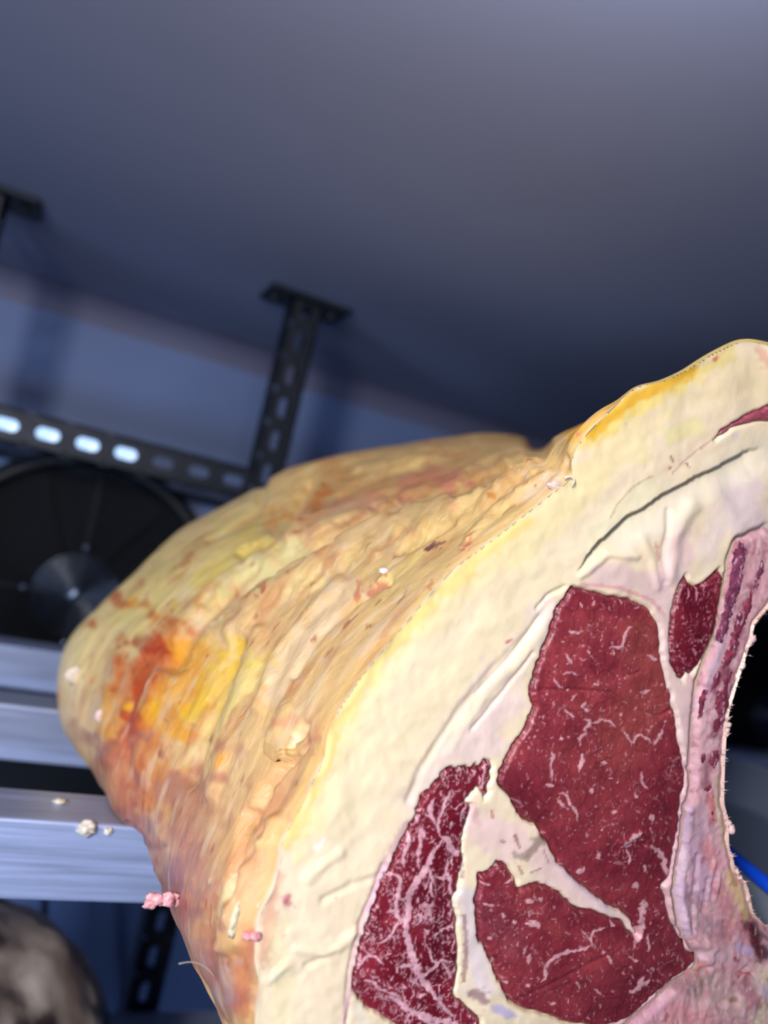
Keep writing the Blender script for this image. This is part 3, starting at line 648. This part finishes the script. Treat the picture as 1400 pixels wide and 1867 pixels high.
def z6(*p): return [(850+x/2.545, 1000+y/2.545) for x, y in p]
def z7(*p): return [(600+x/3.111, 1350+y/3.111) for x, y in p]
def z8(*p): return [(950+x/3.111, 1400+y/3.111) for x, y in p]
EV = [(z6((760, 358), (735, 375), (718, 420), (708, 455), (665, 450), (655, 460)), 5), (z6((665, 450), (672, 480), (676, 500)), 3), (z6((470, 385), (500, 388), (530, 382)), 4), (z6((835, 495), (860, 505), (880, 515)), 6), (z6((795, 668), (820, 662), (838, 655)), 7),
      (z6((455, 485), (465, 510), (480, 530)), 5), (z6((545, 710), (530, 730), (555, 752)), 5), (z6((450, 745), (475, 765), (492, 775)), 5), (z6((440, 580), (480, 570), (505, 590)), 2.5), (z6((400, 600), (412, 625), (440, 650)), 2.5), (z6((580, 628), (610, 625)), 4),
      (z6((535, 790), (560, 795), (565, 808), (540, 830), (545, 850), (520, 870), (518, 910)), 5), (z6((560, 805), (600, 800), (625, 790), (655, 800), (675, 820)), 4), (z6((720, 845), (745, 880), (765, 895), (770, 875), (800, 860), (830, 880), (855, 895)), 4), (z6((905, 835), (885, 875), (862, 905)), 6), (z6((885, 875), (905, 880)), 4),
      (z6((530, 950), (525, 990), (513, 1030)), 7), (z6((385, 935), (395, 965), (380, 1000), (388, 1030), (388, 1070)), 5), (z6((360, 1090), (395, 1095)), 6), (z6((425, 1125), (455, 1140), (475, 1185), (505, 1225), (508, 1260)), 5), (z6((415, 1165), (440, 1190), (450, 1195)), 5), (z6((615, 985), (645, 988)), 6), (z6((565, 1105), (575, 1130)), 8),
      (z6((805, 1030), (805, 1080), (830, 1115)), 4), (z6((845, 1230), (855, 1255)), 8), (z6((770, 1130), (785, 1150)), 5), (z6((665, 1220), (690, 1215)), 6), (z6((705, 765), (712, 770)), 7), (z6((430, 870), (435, 880)), 6), (z6((585, 240), (583, 265)), 4), (z6((710, 235), (712, 255)), 5), (z6((870, 290), (875, 320)), 5), (z6((780, 275), (800, 265)), 4), (z6((525, 250), (530, 275)), 3),
      (z8((555, 440), (600, 410), (640, 385), (655, 362)), 12), (z8((585, 455), (600, 500), (600, 540)), 4), (z8((720, 430), (770, 470), (800, 515), (805, 560), (835, 600), (838, 635)), 9), (z8((635, 640), (640, 668)), 13), (z8((680, 740), (685, 800), (680, 850), (680, 900), (660, 960), (640, 1010)), 10), (z8((682, 745), (685, 830)), 15), (z8((310, 585), (345, 575), (350, 555)), 6),
      (z8((720, 935), (710, 980), (720, 1030)), 4), (z8((100, 1200), (130, 1170), (130, 1110), (200, 1050), (260, 1030), (340, 1020), (370, 1000)), 6), (z8((390, 985), (385, 950), (410, 915), (470, 905)), 5), (z8((330, 910), (370, 950), (395, 1005)), 3), (z8((35, 885), (90, 875)), 9), (z8((100, 735), (105, 750)), 6), (z8((20, 750), (50, 745)), 6), (z8((25, 1100), (40, 1050)), 7), (z8((20, 1215), (35, 1235)), 6),
      (z8((600, 1260), (640, 1255), (670, 1210), (680, 1175)), 9), (z8((690, 1215), (720, 1195)), 8), (z8((600, 1060), (620, 1080), (650, 1085)), 4), (z8((450, 1030), (455, 1045)), 7), (z8((480, 1060), (495, 1095)), 5), (z8((155, 1325), (185, 1330)), 5), (z8((300, 1200), (320, 1240)), 3), (z8((400, 1240), (440, 1275)), 3), (z8((425, 475), (430, 510)), 8), (z8((690, 545), (690, 580)), 6), (z8((505, 880), (520, 890), (500, 870)), 6), (z8((720, 265), (735, 290)), 9), (z8((385, 120), (380, 130)), 9), (z8((150, 85), (175, 95)), 7),
      (z7((870, 920), (910, 935), (930, 930)), 4), (z7((860, 800), (910, 820)), 3), (z7((970, 975), (990, 985)), 8), (z7((1030, 1020), (1050, 1025)), 8), (z7((1110, 1030), (1170, 1025), (1180, 1050)), 8), (z7((1110, 915), (1150, 905)), 6), (z7((1185, 890), (1195, 900)), 7), (z7((895, 1110), (915, 1125)), 6), (z7((1110, 1250), (1130, 1210)), 6), (z7((925, 1230), (935, 1270)), 3), (z7((985, 1365), (1010, 1370)), 5), (z7((1000, 800), (1040, 780), (1060, 760)), 4)]
CV = [(z7((830, 260), (820, 300), (790, 350), (740, 420)), 4), (z7((690, 280), (655, 340), (640, 400), (615, 450), (620, 520), (630, 545)), 5), (z7((640, 540), (610, 590), (575, 650), (545, 710), (490, 790), (460, 840), (445, 900), (440, 960), (430, 1050), (440, 1110), (455, 1180), (480, 1250), (500, 1320), (550, 1380), (600, 1450), (640, 1500), (690, 1550)), 11),
      (z7((640, 540), (665, 560), (690, 610), (730, 630), (765, 625)), 12), (z7((595, 760), (640, 775), (660, 740), (665, 690), (670, 640)), 4), (z7((560, 720), (575, 780), (570, 830), (575, 880)), 5), (z7((660, 740), (680, 790), (685, 850), (715, 880)), 6), (z7((590, 330), (570, 370), (575, 420), (600, 450)), 7), (z7((510, 490), (510, 590), (495, 660), (505, 720)), 6), (z7((450, 520), (445, 590), (420, 640), (420, 720)), 5), (z7((335, 750), (380, 760), (395, 780), (395, 830), (380, 880), (375, 930), (385, 990), (410, 1010), (435, 985)), 7), (z7((380, 890), (420, 895), (440, 870)), 5),
      (z7((410, 1015), (370, 1050), (350, 1090), (310, 1130), (280, 1145)), 5), (z7((325, 970), (375, 950)), 4), (z7((480, 1040), (515, 1010), (500, 980), (540, 1000), (550, 1010)), 4), (z7((590, 1115), (610, 1085), (650, 1060), (715, 1050)), 4), (z7((545, 1150), (565, 1190), (575, 1235), (610, 1245), (630, 1240), (690, 1250)), 4), (z7((520, 1330), (570, 1290), (620, 1245)), 6), (z7((630, 1250), (670, 1300), (690, 1350)), 4),
      (z7((130, 1290), (170, 1270), (210, 1225), (250, 1215), (300, 1260)), 4), (z7((390, 1270), (430, 1265), (460, 1275)), 7), (z7((375, 1265), (385, 1310)), 4), (z7((200, 1355), (250, 1360), (270, 1395), (330, 1420), (400, 1450)), 5), (z7((330, 1445), (400, 1480), (450, 1520), (520, 1550), (600, 1580), (700, 1600), (760, 1640)), 11), (z7((420, 1500), (500, 1545), (560, 1590), (640, 1620)), 10), (z7((410, 1370), (430, 1395)), 4), (z7((500, 1440), (540, 1430)), 4),
      (z7((690, 460), (680, 500)), 4), (z7((740, 460), (760, 430)), 4), (z7((525, 490), (528, 545)), 8), (z7((880, 120), (870, 200), (860, 300)), 3), (z7((850, 200), (855, 260)), 4), (z7((690, 640), (690, 700)), 3), (z7((540, 840), (560, 770)), 3), (z7((720, 1100), (690, 1200)), 3), (z7((500, 420), (495, 470)), 4), (z7((540, 420), (580, 440), (600, 470)), 4)]
IV = [(z6((1070, 160), (1065, 200), (1060, 240)), 3), (z6((1025, 180), (1022, 240)), 3), (z6((1045, 460), (1060, 490)), 5), (z6((1100, 160), (1095, 220)), 3)]
def muscle(name, poly, step, M, colours, edge, bul, seed, label, strokes=(), folds=(), veins=(), vcol=(220, 164, 168), net=None, flecks=None):
    P, q, sd = grid_patch(poly, step)
    h = -3.2*MM+(3.2*MM+.0006)*sstep(0, edge, sd)+bul*MM*sstep(0, 70, sd)+.35*MM*fbm(P/26, seed, 3)*sstep(0, 12, sd)
    for pl, r, d in folds: h = h+sstep(0, 1, band(P, pl, r, seed+7, .25))*d*MM
    f = sstep(-.9, .9, fbm(P/60, seed+3, 4))[:, None]; c = lin(colours[0])*(1-f)+lin(colours[1])*f
    for cc, pl, r, a in strokes:
        f = sstep(0, .9, band(P, pl, r, seed+9, .5, r*.6))*a; c = c*(1-f[:, None])+lin(cc)*f[:, None]
    # fascicle borders: thin dark cracks between fibre bundles
    W = P+np.stack([fbm(P/14, seed+40, 3), fbm(P/14, seed+43, 3)], 1)*4
    n_ = np.abs(fbm(W/np.array([44, 30]), seed+21, 2)); f = (1-sstep(0, .05, n_))*sstep(-.2, .6, fbm(P/60, seed+23, 2))
    c = c*(1-.4*f[:, None]); h = h-.25*MM*f
    e = sstep(8, 0, sd)*.5; c = c*(1-e[:, None])+lin((70, 26, 34))*e[:, None]  # muscle edge darkened in the colour, as shade in the groove around it
    Pw = P+np.stack([fbm(P/7, seed+60, 3), fbm(P/7, seed+63, 3)], 1)*1.5
    am = np.zeros(len(P))
    if net:
        sx, sy, wd, st, lo = net
        for m_ in range(2):
            n_ = np.abs(fbm(W/np.array([sx, sy])*(1+.7*m_), seed+70+m_*9, 2)); g = sstep(lo, lo+.7, fbm(P/34, seed+80+m_, 3))
            am = np.maximum(am, (1-sstep(wd*.4, wd, n_))*g*st)
    def seg(pts, w_, a):
        pts = np.asarray(pts, float); m_ = w_+6
        k = np.where((P > pts.min(0)-m_).all(1) & (P < pts.max(0)+m_).all(1))[0]
        if not len(k): return
        d, _, t = seg_dist(Pw[k], pts); rr = w_*.5*(.35+.65*np.minimum(1, 5*np.minimum(t, 1-t)))*(1+.5*fbm(P[k]/6, seed+90, 2))
        am[k] = np.maximum(am[k], sstep(.9, -.9, d-rr)*a)
    for pts, w_ in veins: seg(smooth(pts, 5) if len(pts) > 2 else pts, w_, .95)
    if flecks:
        nf, wmax, lmax, ang = flecks; rr_ = random.Random(seed); a0 = poly.min(0); b0 = poly.max(0); cnt = 0
        while cnt < nf:
            p = np.array([[a0[0]+(b0[0]-a0[0])*rr_.random(), a0[1]+(b0[1]-a0[1])*rr_.random()]])
            if not inside(p, poly)[0]: continue
            cnt += 1; L_ = 2+lmax*rr_.random()**3; a_ = ang+rr_.gauss(0, .6); dd = np.array([math.cos(a_), math.sin(a_)])*L_/2
            seg([p[0]-dd, p[0]+dd*.3+np.array([rr_.gauss(0, 1), rr_.gauss(0, 1)]), p[0]+dd], .8+wmax*rr_.random()**2.5, .55+.4*rr_.random())
    am = am*sstep(0, 3, sd)
    h = h+.22*MM*am
    vc = lin(vcol)*(1+.15*fbm(P/8, seed+95, 2))[:, None]
    c = c*(1-am[:, None])+vc*am[:, None]
    return mesh(name, lift(P, h), q[:, ::-1], M, beef, col=np.clip(c, 0, 1), label=label)
muscle('rib_eye_muscle', eye_r, 2.1, M_eye, ((128, 40, 52), (148, 56, 62)), 12, 1.2, 501, 'large dark red rib-eye muscle with fine marbling',
       [((158, 72, 66), [(1180, 1160), (1190, 1250), (1120, 1330)], 80, .7), ((150, 64, 62), [(1080, 1400), (1130, 1350)], 90, .5), ((112, 30, 44), [(1180, 1560), (1200, 1480), (1120, 1560)], 70, .7), ((110, 34, 46), [(1190, 1740), (1100, 1830)], 90, .7), ((220, 70, 70), [(1252, 1388), (1255, 1440)], 8, .8),
        ((140, 66, 74), [(890, 1680), (930, 1710)], 50, .5), ((104, 30, 42), [(930, 1430), (970, 1490)], 40, .6), ((150, 62, 62), [(960, 1640), (1010, 1690)], 40, .5)],
       [([(985, 1257), (1050, 1256), (1110, 1262), (1150, 1292), (1200, 1305), (1235, 1285)], 6, -1.), ([(1075, 1215), (1110, 1240), (1160, 1225)], 6, -.6), ([(930, 1830), (1000, 1790), (1100, 1740)], 6, -.5),
        ([(1130, 1535), (1165, 1515), (1175, 1520)], 8, 1.4), ([(1160, 1530), (1172, 1540)], 5, -2.), ([(1166, 1690), (1160, 1720)], 7, -1.)],
       EV, (216, 160, 164), (46, 30, .045, .35, .2), (620, 2.6, 9, 1.1))
muscle('cap_muscle', cap_r, 2.0, M_cap, ((112, 20, 36), (134, 36, 50)), 9, .9, 521, 'deep red cap muscle heavily marbled with white fat',
       [((92, 16, 32), [(790, 1640), (800, 1700), (790, 1760)], 46, .8), ((150, 48, 60), [(780, 1440), (740, 1530), (690, 1640)], 36, .4)], (),
       CV, (226, 172, 180), (13, 26, .11, .8, -.2), (520, 2.8, 10, 1.75))
muscle('side_muscle', int_r, 2.0, M_cap, ((110, 22, 38), (134, 40, 52)), 9, 1., 541, 'small dark red muscle beside the rib bone', [((92, 18, 34), [(1270, 1100), (1280, 1140)], 40, .7)], (), IV, (206, 130, 144), (12, 24, .08, .4, .2), (130, 2., 7, 1.5))
muscle('thin_muscle', str_r, 2.2, M_cap, ((150, 56, 78), (178, 90, 104)), 7, .4, 561, 'thin red muscle streak high in the fat', (), (), (), (220, 164, 168), (20, 8, .08, .4, 0.))

# --- sawn rib bone with marrow
P, q, sd = grid_patch(bone_r, 3.0)
h = -1.6*MM+2.4*MM*sstep(0, 12, sd)+.35*MM*fbm(P/np.array([8, 26]), 601, 4)+.2*MM*fbm(P/6, 605, 3)
for pl, r, d in [([(1255, 1480), (1245, 1560), (1240, 1640), (1255, 1700)], 12, 1.2), ([(1270, 1560), (1262, 1640), (1262, 1700)], 6, -1.2), ([(1300, 1570), (1285, 1640)], 5, 1.2), ([(1290, 1600), (1280, 1660)], 5, -1.4), ([(1310, 1590), (1300, 1640)], 5, 1.2),
                 ([(1228, 1790), (1250, 1776), (1275, 1776), (1290, 1765)], 8, -2.2), ([(1290, 1840), (1330, 1850), (1370, 1830)], 30, 1.5), ([(1345, 1775), (1360, 1765), (1372, 1775)], 6, -1.5), ([(1265, 1720), (1300, 1725), (1290, 1750)], 14, 1.5)]:
    h = h+sstep(0, 1, band(P, pl, r, 610, .35, 9.))*d*MM
h = h*1.0
col = np.tile(lin((216, 164, 168)), (len(P), 1))
BP = [((220, 176, 180), [(1300, 1220), (1285, 1320), (1290, 1420), (1290, 1480)], 40, .6), ((200, 178, 200), [(1250, 1480), (1240, 1560), (1236, 1630), (1250, 1700)], 20, .6), ((188, 160, 184), [(1270, 1500), (1270, 1560), (1280, 1620)], 30, .6), ((150, 116, 128), [(1265, 1640), (1275, 1680), (1310, 1700)], 22, .5),
      ((206, 130, 136), [(1320, 1640), (1340, 1700), (1350, 1740)], 34, .6), ((216, 120, 124), [(1285, 1540), (1300, 1580)], 14, .5), ((206, 96, 88), [(1294, 1450), (1300, 1500)], 9, .7), ((220, 186, 196), [(1300, 1740), (1350, 1740)], 30, .5), ((190, 178, 220), [(1345, 1725), (1365, 1735)], 12, .6),
      ((216, 190, 150), [(1307, 1420), (1310, 1480), (1320, 1540)], 9, .85), ((226, 190, 130), [(1330, 1590), (1345, 1640), (1358, 1665)], 17, .85), ((226, 208, 170), [(1355, 1620), (1362, 1650)], 10, .7),
      ((60, 14, 24), [(1372, 1690), (1380, 1720), (1395, 1740), (1410, 1740)], 20, .9), ((90, 24, 34), [(1366, 1685), (1375, 1715), (1382, 1745)], 8, .9), ((70, 56, 66), [(1385, 1700), (1400, 1715)], 8, .7), ((222, 206, 170), [(1395, 1780), (1400, 1830), (1380, 1860)], 30, .7), ((160, 100, 110), [(1360, 1800), (1375, 1820)], 22, .7), ((180, 160, 200), [(1395, 1800), (1400, 1815)], 10, .6),
      ((140, 104, 104), [(1235, 1790), (1280, 1780), (1260, 1800)], 26, .75), ((196, 166, 156), [(1300, 1800), (1330, 1830), (1290, 1830)], 40, .6), ((214, 136, 136), [(1240, 1850), (1280, 1860)], 34, .6), ((206, 150, 168), [(1200, 1830), (1160, 1860)], 30, .6), ((180, 60, 60), [(1210, 1860), (1214, 1850)], 5, .6), ((130, 90, 50), [(1330, 1822), (1338, 1820)], 6, .7),
      ((150, 82, 100), [(1352, 995), (1335, 1090), (1312, 1165)], 13, .75), ((144, 72, 90), [(1368, 1070), (1340, 1170), (1300, 1255)], 12, .8), ((140, 70, 88), [(1328, 1225), (1318, 1300), (1300, 1340)], 14, .85), ((150, 80, 92), [(1305, 1370), (1288, 1390), (1282, 1430)], 13, .6), ((214, 190, 208), [(1345, 1050), (1312, 1180), (1276, 1290)], 7, .7),
      ((236, 150, 136), [(1255, 1775), (1270, 1766), (1285, 1758)], 7, .8), ((150, 30, 40), [(1338, 1745), (1342, 1748)], 5, .8), ((150, 30, 40), [(1344, 1782), (1350, 1774), (1366, 1774)], 3, .8), ((236, 150, 120), [(1256, 1385), (1258, 1420)], 5, .6)]
col = paint(P, col, BP, 700)
n_ = fbm(P/np.array([6, 18]), 760, 4); f = sstep(.25, .9, n_)*.4; col = col*(1-f[:, None])+lin((240, 214, 212))*f[:, None]
n_ = fbm(P/np.array([7, 14]), 770, 4); f = sstep(.5, 1., n_)*.5; col = col*(1-f[:, None])+lin((150, 70, 84))*f[:, None]
mesh('rib_bone', lift(P, h), q[:, ::-1], M_bone, beef, col=col, label='pink and lilac sawn rib bone along the inner edge')
MAR = [[(1345, 985), (1358, 1000), (1352, 1060), (1335, 1110), (1316, 1175), (1303, 1165), (1316, 1110), (1328, 1060), (1335, 1010)],
       [(1362, 1090), (1370, 1062), (1366, 1110), (1352, 1150), (1338, 1195), (1318, 1225), (1302, 1255), (1290, 1262), (1296, 1240), (1320, 1195), (1338, 1130)],
       [(1334, 1218), (1326, 1250), (1326, 1275), (1318, 1310), (1309, 1330), (1300, 1338), (1296, 1322), (1306, 1300), (1300, 1280), (1310, 1245)],
       [(1290, 1255), (1284, 1285), (1278, 1305), (1270, 1312), (1273, 1280), (1278, 1255)], [(1311, 1365), (1308, 1385), (1299, 1403), (1290, 1388), (1297, 1370)], [(1284, 1370), (1286, 1384), (1277, 1392), (1276, 1374)],
       [(1291, 1428), (1294, 1436), (1284, 1444), (1278, 1436)], [(1383, 1010), (1392, 1030), (1378, 1080), (1368, 1070)], [(1297, 1455), (1302, 1480), (1302, 1500), (1296, 1492), (1293, 1470)]]
M_mar = muscle_material('marrow', (214, 180, 196), .45, 340., (.56, .66))
for i, pl in enumerate(MAR):
    pr = rough(pl, 3.0, 800+i*7, 3.5, 7.); P, q, sd = grid_patch(pr, 2.6)
    h = .8*MM+.6*MM*sstep(0, 6, sd)+.35*MM*fbm(P/5, 820+i, 3)
    c = np.clip(np.ones((len(P), 3))*(1+.4*fbm(P/9, 830+i, 3))[:, None], .5, 1.7); c = c*(np.array((1., 1.3, 1.5)) if i in (0, 7) else 1)
    mesh('marrow', lift(P, h), q[:, ::-1], M_mar, beef, col=np.clip(c*lin((134, 56, 74)), 0, 1))

def lump(name, c3, rad, seed, colr, parent=None, label=None, M=None, sub=3, amp=.35, freq=2.2):
    bm = bmesh.new(); bmesh.ops.create_icosphere(bm, subdivisions=sub, radius=1)
    V = np.array([v.co[:] for v in bm.verts]); Fs = [[v.index for v in f.verts] for f in bm.faces]; bm.free()
    V = V*(1+amp*fbm(V*freq+seed*3.1, seed, 3))[:, None]
    colv = lin(colr)*(1+.35*fbm(V*freq*1.5, seed+5, 3))[:, None]
    return V*np.array(rad)+np.array(c3), Fs, np.clip(colv, 0, 1)
# --- frayed inner edge, fat curls and chips on the rib itself
mb = MB(); r = random.Random(4); edge = resample(np.array(RIGHT[4:24]), 230)
for i, p in enumerate(edge):
    y = p[1]
    dens = 1.0 if 1130 < y < 1420 else .55
    if r.random() > dens*(.5+.7*vnoise(np.array([[i/6., 0.]]), 5)[0]+.2): continue
    big = 1.9 if (1150 < y < 1185 or 1325 < y < 1345) else 1.
    L = (1.5+r.random()**4*8)*big; a = r.gauss(-.25, .5); b_ = p+np.array([-3, r.gauss(0, 1)])
    V = lift([b_, b_+np.array([L*.55, L*.55*math.sin(a)]), b_+np.array([L+3, (L+3)*math.sin(a)])], np.array([-.001, -.001, -.0005])+r.gauss(0, .0012))
    mb.tube(V, np.array([2.4, 1.5, .2])*.00026*(.6+.8*r.random()), 5)
for px_, rd in (((1373, 1166), .0022), ((1369, 1174), .0016), ((1357, 1214), .0016), ((1331, 1322), .0015), ((1327, 1332), .0017), ((1334, 1512), .0027), ((1331, 1502), .0018), ((1345, 1590), .0016), ((1352, 1602), .0014), ((1366, 1640), .0015)):
    V, Fs, _c = lump('n', lift([px_], np.array([-.001]))[0], (rd, rd, rd*1.1), int(px_[1]), (224, 170, 170), sub=2); mb.add(V, Fs)
mb.build('frayed_edge', M_vein, beef, col=np.tile(lin((224, 190, 180)), (len(mb.V), 1)), label='ragged pale shreds along the inner edge', kind='stuff')
def surf_pt(px):
    """nearest point of the finished fat cap that shows at this pixel"""
    d = np.hypot(*(px_of(P3)-np.array(px)).T); d[~vis] = 1e9
    k = np.argsort(d)[:12]; return P3[k[np.argmin(P3[k]@F_)]]
def chip(px, rad, seed, c_, name='fat_flake', label=None):
    V, Fs, cc = lump(name, surf_pt(px), rad, seed, c_); mesh(name, V, Fs, M_vein, beef, col=cc, label=label)
chip((702, 1035), (.0032, .0018, .0016), 11, (226, 222, 232), label='pale flake of dried fat')
chip((137, 1230), (.008, .002, .007), 12, (208, 186, 160), label='white scraped patch at the far end')
chip((180, 1305), (.003, .0015, .005), 13, (216, 186, 180))
chip((1010, 880), (.005, .0018, .0022), 14, (222, 196, 180))
chip((462, 1700), (.0026, .002, .002), 15, (220, 150, 150)); chip((440, 1705), (.003, .002, .002), 16, (216, 150, 150)); chip((418, 1672), (.002, .002, .007), 17, (216, 206, 170))
# small curl of fat at the rim
cc = np.array((1034, 876)); ang = np.linspace(-2.6, 1.5, 16); s = np.stack([cc[0]+8*np.cos(ang), cc[1]+7*np.sin(ang)], 1)
mb = MB(); mb.tube(lift(s, np.linspace(.001, .003, 16)), np.linspace(2.8, 1.4, 16)*.00024, 8); mb.build('fat_curl', M_vein, beef, col=np.tile(lin((240, 224, 196)), (len(mb.V), 1)), label='tiny white curl of fat at the rim')
# lifted flap of fat at the little cut
s = smooth([(474, 1362), (488, 1378), (508, 1384), (530, 1374), (556, 1352)], 5); V = []; cl = []
base_ = np.array([surf_pt(p) for p in s]); n = len(s)
up_ = np.array([surf_pt((p[0]+6, p[1]-26)) for p in s])
nrm = np.array([-.62, -.62, .42]); tt = np.sin(np.linspace(0, math.pi, n))[:, None]
tip = base_+nrm*.0035*tt+np.array([0, 0, .0012])
mb = MB(); mb.add(np.vstack([up_-nrm*.001, (up_+base_)/2+nrm*.0018*tt, tip, base_-nrm*.001]), [(a*n+i, a*n+i+1, (a+1)*n+i+1, (a+1)*n+i) for a in range(3) for i in range(n-1)])
mb.build('fat_flap', M_vein, beef, col=np.tile(lin((204, 164, 104)), (len(mb.V), 1)), label='small lifted flap of fat above a cut')
# the pink shred hanging at the underside, and a stray hair
a = surf_pt((322, 1640)); V = []; Fs = []; CC = []; mb = MB(); r = random.Random(8)
for i in range(14):
    p = at_y((272+46*(i/13)+r.gauss(0, 3), 1638+r.gauss(0, 4)), a[1]+.004*r.random())[0]
    v, f, c_ = lump('s', p, np.array((.0026, .002, .002))*(.7+.7*r.random()), i, (222, 160, 162), sub=2); n0 = len(V); V += list(v); CC += list(c_); Fs += [[n0+j for j in g] for g in f]
mesh('meat_shred', np.array(V), Fs, M_vein, beef, col=np.array(CC), label='pink shred hanging at the underside')
a = surf_pt((388, 1778)); s = smooth([(326, 1757), (345, 1754), (362, 1757), (378, 1766), (392, 1782)], 5)
mb = MB(); mb.tube(at_y(s, np.linspace(a[1]-.004, a[1], len(s))), .00022, 5); mb.build('stray_hair', M_vein, beef, col=np.tile(lin((200, 190, 170)), (len(mb.V), 1)), label='single fine pale hair')

# ------------------------------------------------------------------ fat crumbs on the front bar
def crumb(px, rad, seed, label, on_top):
    p = at_z(px, H)[0] if on_top else at_y(px, .526)[0]
    p = p+(np.array([0, 0, rad[2]*.8]) if on_top else np.array([0, -rad[1]*.7, 0]))
    V, Fs, cc = lump('c', p, rad, seed, (216, 206, 186), sub=3, amp=.5, freq=3.)
    o = mesh('fat_crumb', V, Fs, M_vein, None, loc=p, col=cc); tag(o, label, 'crumb', 'fat crumbs on the front bar')
crumb((158, 1508), (.006, .003, .0042), 31, 'largest pale fat crumb, clinging at the front edge of the nearest bar', False)
crumb((197, 1514), (.0026, .0016, .0022), 32, 'small fat crumb on the nearest bar, close to the hanging rib', False)
crumb((108, 1464), (.0045, .003, .0016), 33, 'flat pale fat crumb lying on top of the nearest bar', True)

# ------------------------------------------------------------------ second piece of meat on the lower shelf
V, Fs, cc = lump('m', (0, 0, 0), (1, 1, 1), 44, (128, 114, 104), sub=6, amp=.06, freq=1.6)
c3 = at_y((-185, 2035), .80)[0]; rad = np.array((.195, .20, .19)); V = V*rad
V[:, 2] = np.maximum(V[:, 2], LOW-c3[2]+.0005)
W_ = V/rad
V = V*(1+.02*fbm(W_*6, 72, 4))[:, None]; V[:, 2] = np.maximum(V[:, 2], LOW-c3[2]+.0005)
n1 = fbm(W_*np.array([5, 3, 3]), 77, 4); n2 = fbm(W_*4+9, 81, 3)
cc = np.tile(lin((170, 156, 144)), (len(V), 1)); f = sstep(.1, .9, n1)*.8; cc = cc*(1-f[:, None])+lin((220, 206, 190))*f[:, None]
f = sstep(.25, .8, n2)*.95; cc = cc*(1-f[:, None])+lin((44, 26, 30))*f[:, None]; f = sstep(.3, .9, -n1)*.6; cc = cc*(1-f[:, None])+lin((116, 84, 76))*f[:, None]
low_meat = thing('aged_joint', 'greyish crusted joint of aged meat on the lower shelf at the bottom left', 'meat', (c3[0], c3[1], LOW))
mesh('crust', V+c3, Fs, M_bone, low_meat, col=cc)

# ------------------------------------------------------------------ blue-rimmed tub behind the bone
TD = np.array((.364, .931)); TN = np.array((.931, -.364)); TZ = -.160
tp = at_z((1368, 1594), TZ)[0][:2]; TL, TW = .54, .26
tcen = tp+TD*(TL/2-.09)+TN*TW/2
tub = thing('plastic_tub', 'grey see-through plastic tub with a bright blue edge behind the bone', 'tub', (tcen[0], tcen[1], H))
MT, N, L, b = mat('clear_plastic', lin((150, 165, 190)), .22); b.inputs['Transmission Weight'].default_value = .35; b.inputs['IOR'].default_value = 1.2
def tub_ring(ins, z, rr=.05):
    o = []
    for (sx, sy) in ((1, 1), (-1, 1), (-1, -1), (1, -1)):
        a0 = {(1, 1): 0, (-1, 1): 90, (-1, -1): 180, (1, -1): 270}[(sx, sy)]
        for k_ in range(9):
            a = math.radians(a0+k_*11.25); u = sx*(TW/2-ins-rr)+rr*math.cos(a); v = sy*(TL/2-ins-rr)+rr*math.sin(a)
            p = tcen+TN*u+TD*v; o.append((p[0], p[1], z))
    return o
prof = [(.05, H+.0012), (.022, H+.0012), (.014, H+.005), (.002, TZ-.002), (.005, TZ-.002), (.017, H+.007), (.024, H+.004), (.05, H+.004)]
V = []; [V.extend(tub_ring(a, z)) for a, z in prof]; n = 36
Fs = [(i*n+j, i*n+(j+1) % n, (i+1)*n+(j+1) % n, (i+1)*n+j) for i in range(len(prof)-1) for j in range(n)]
Fs += [tuple(range(n))[::-1], tuple((len(prof)-1)*n+j for j in range(n))]
mesh('bowl', V, Fs, MT, tub)
mb = MB(); ringp = tub_ring(0, TZ); mb.tube(ringp[9:]+ringp[:10], .003, 8, cap=False); mb.build('rim', MT, tub)
mb = MB(); e0 = tcen-TN*TW/2-TD*(TL/2-.05); e1 = tcen-TN*TW/2+TD*(TL/2-.05); mb.tube([(e0[0]+(e1[0]-e0[0])*t, e0[1]+(e1[1]-e0[1])*t, TZ+.002) for t in np.linspace(0, 1, 9)], .0046, 10); mb.build('edge_strip', M_blue, tub, label='bright blue strip along one edge')
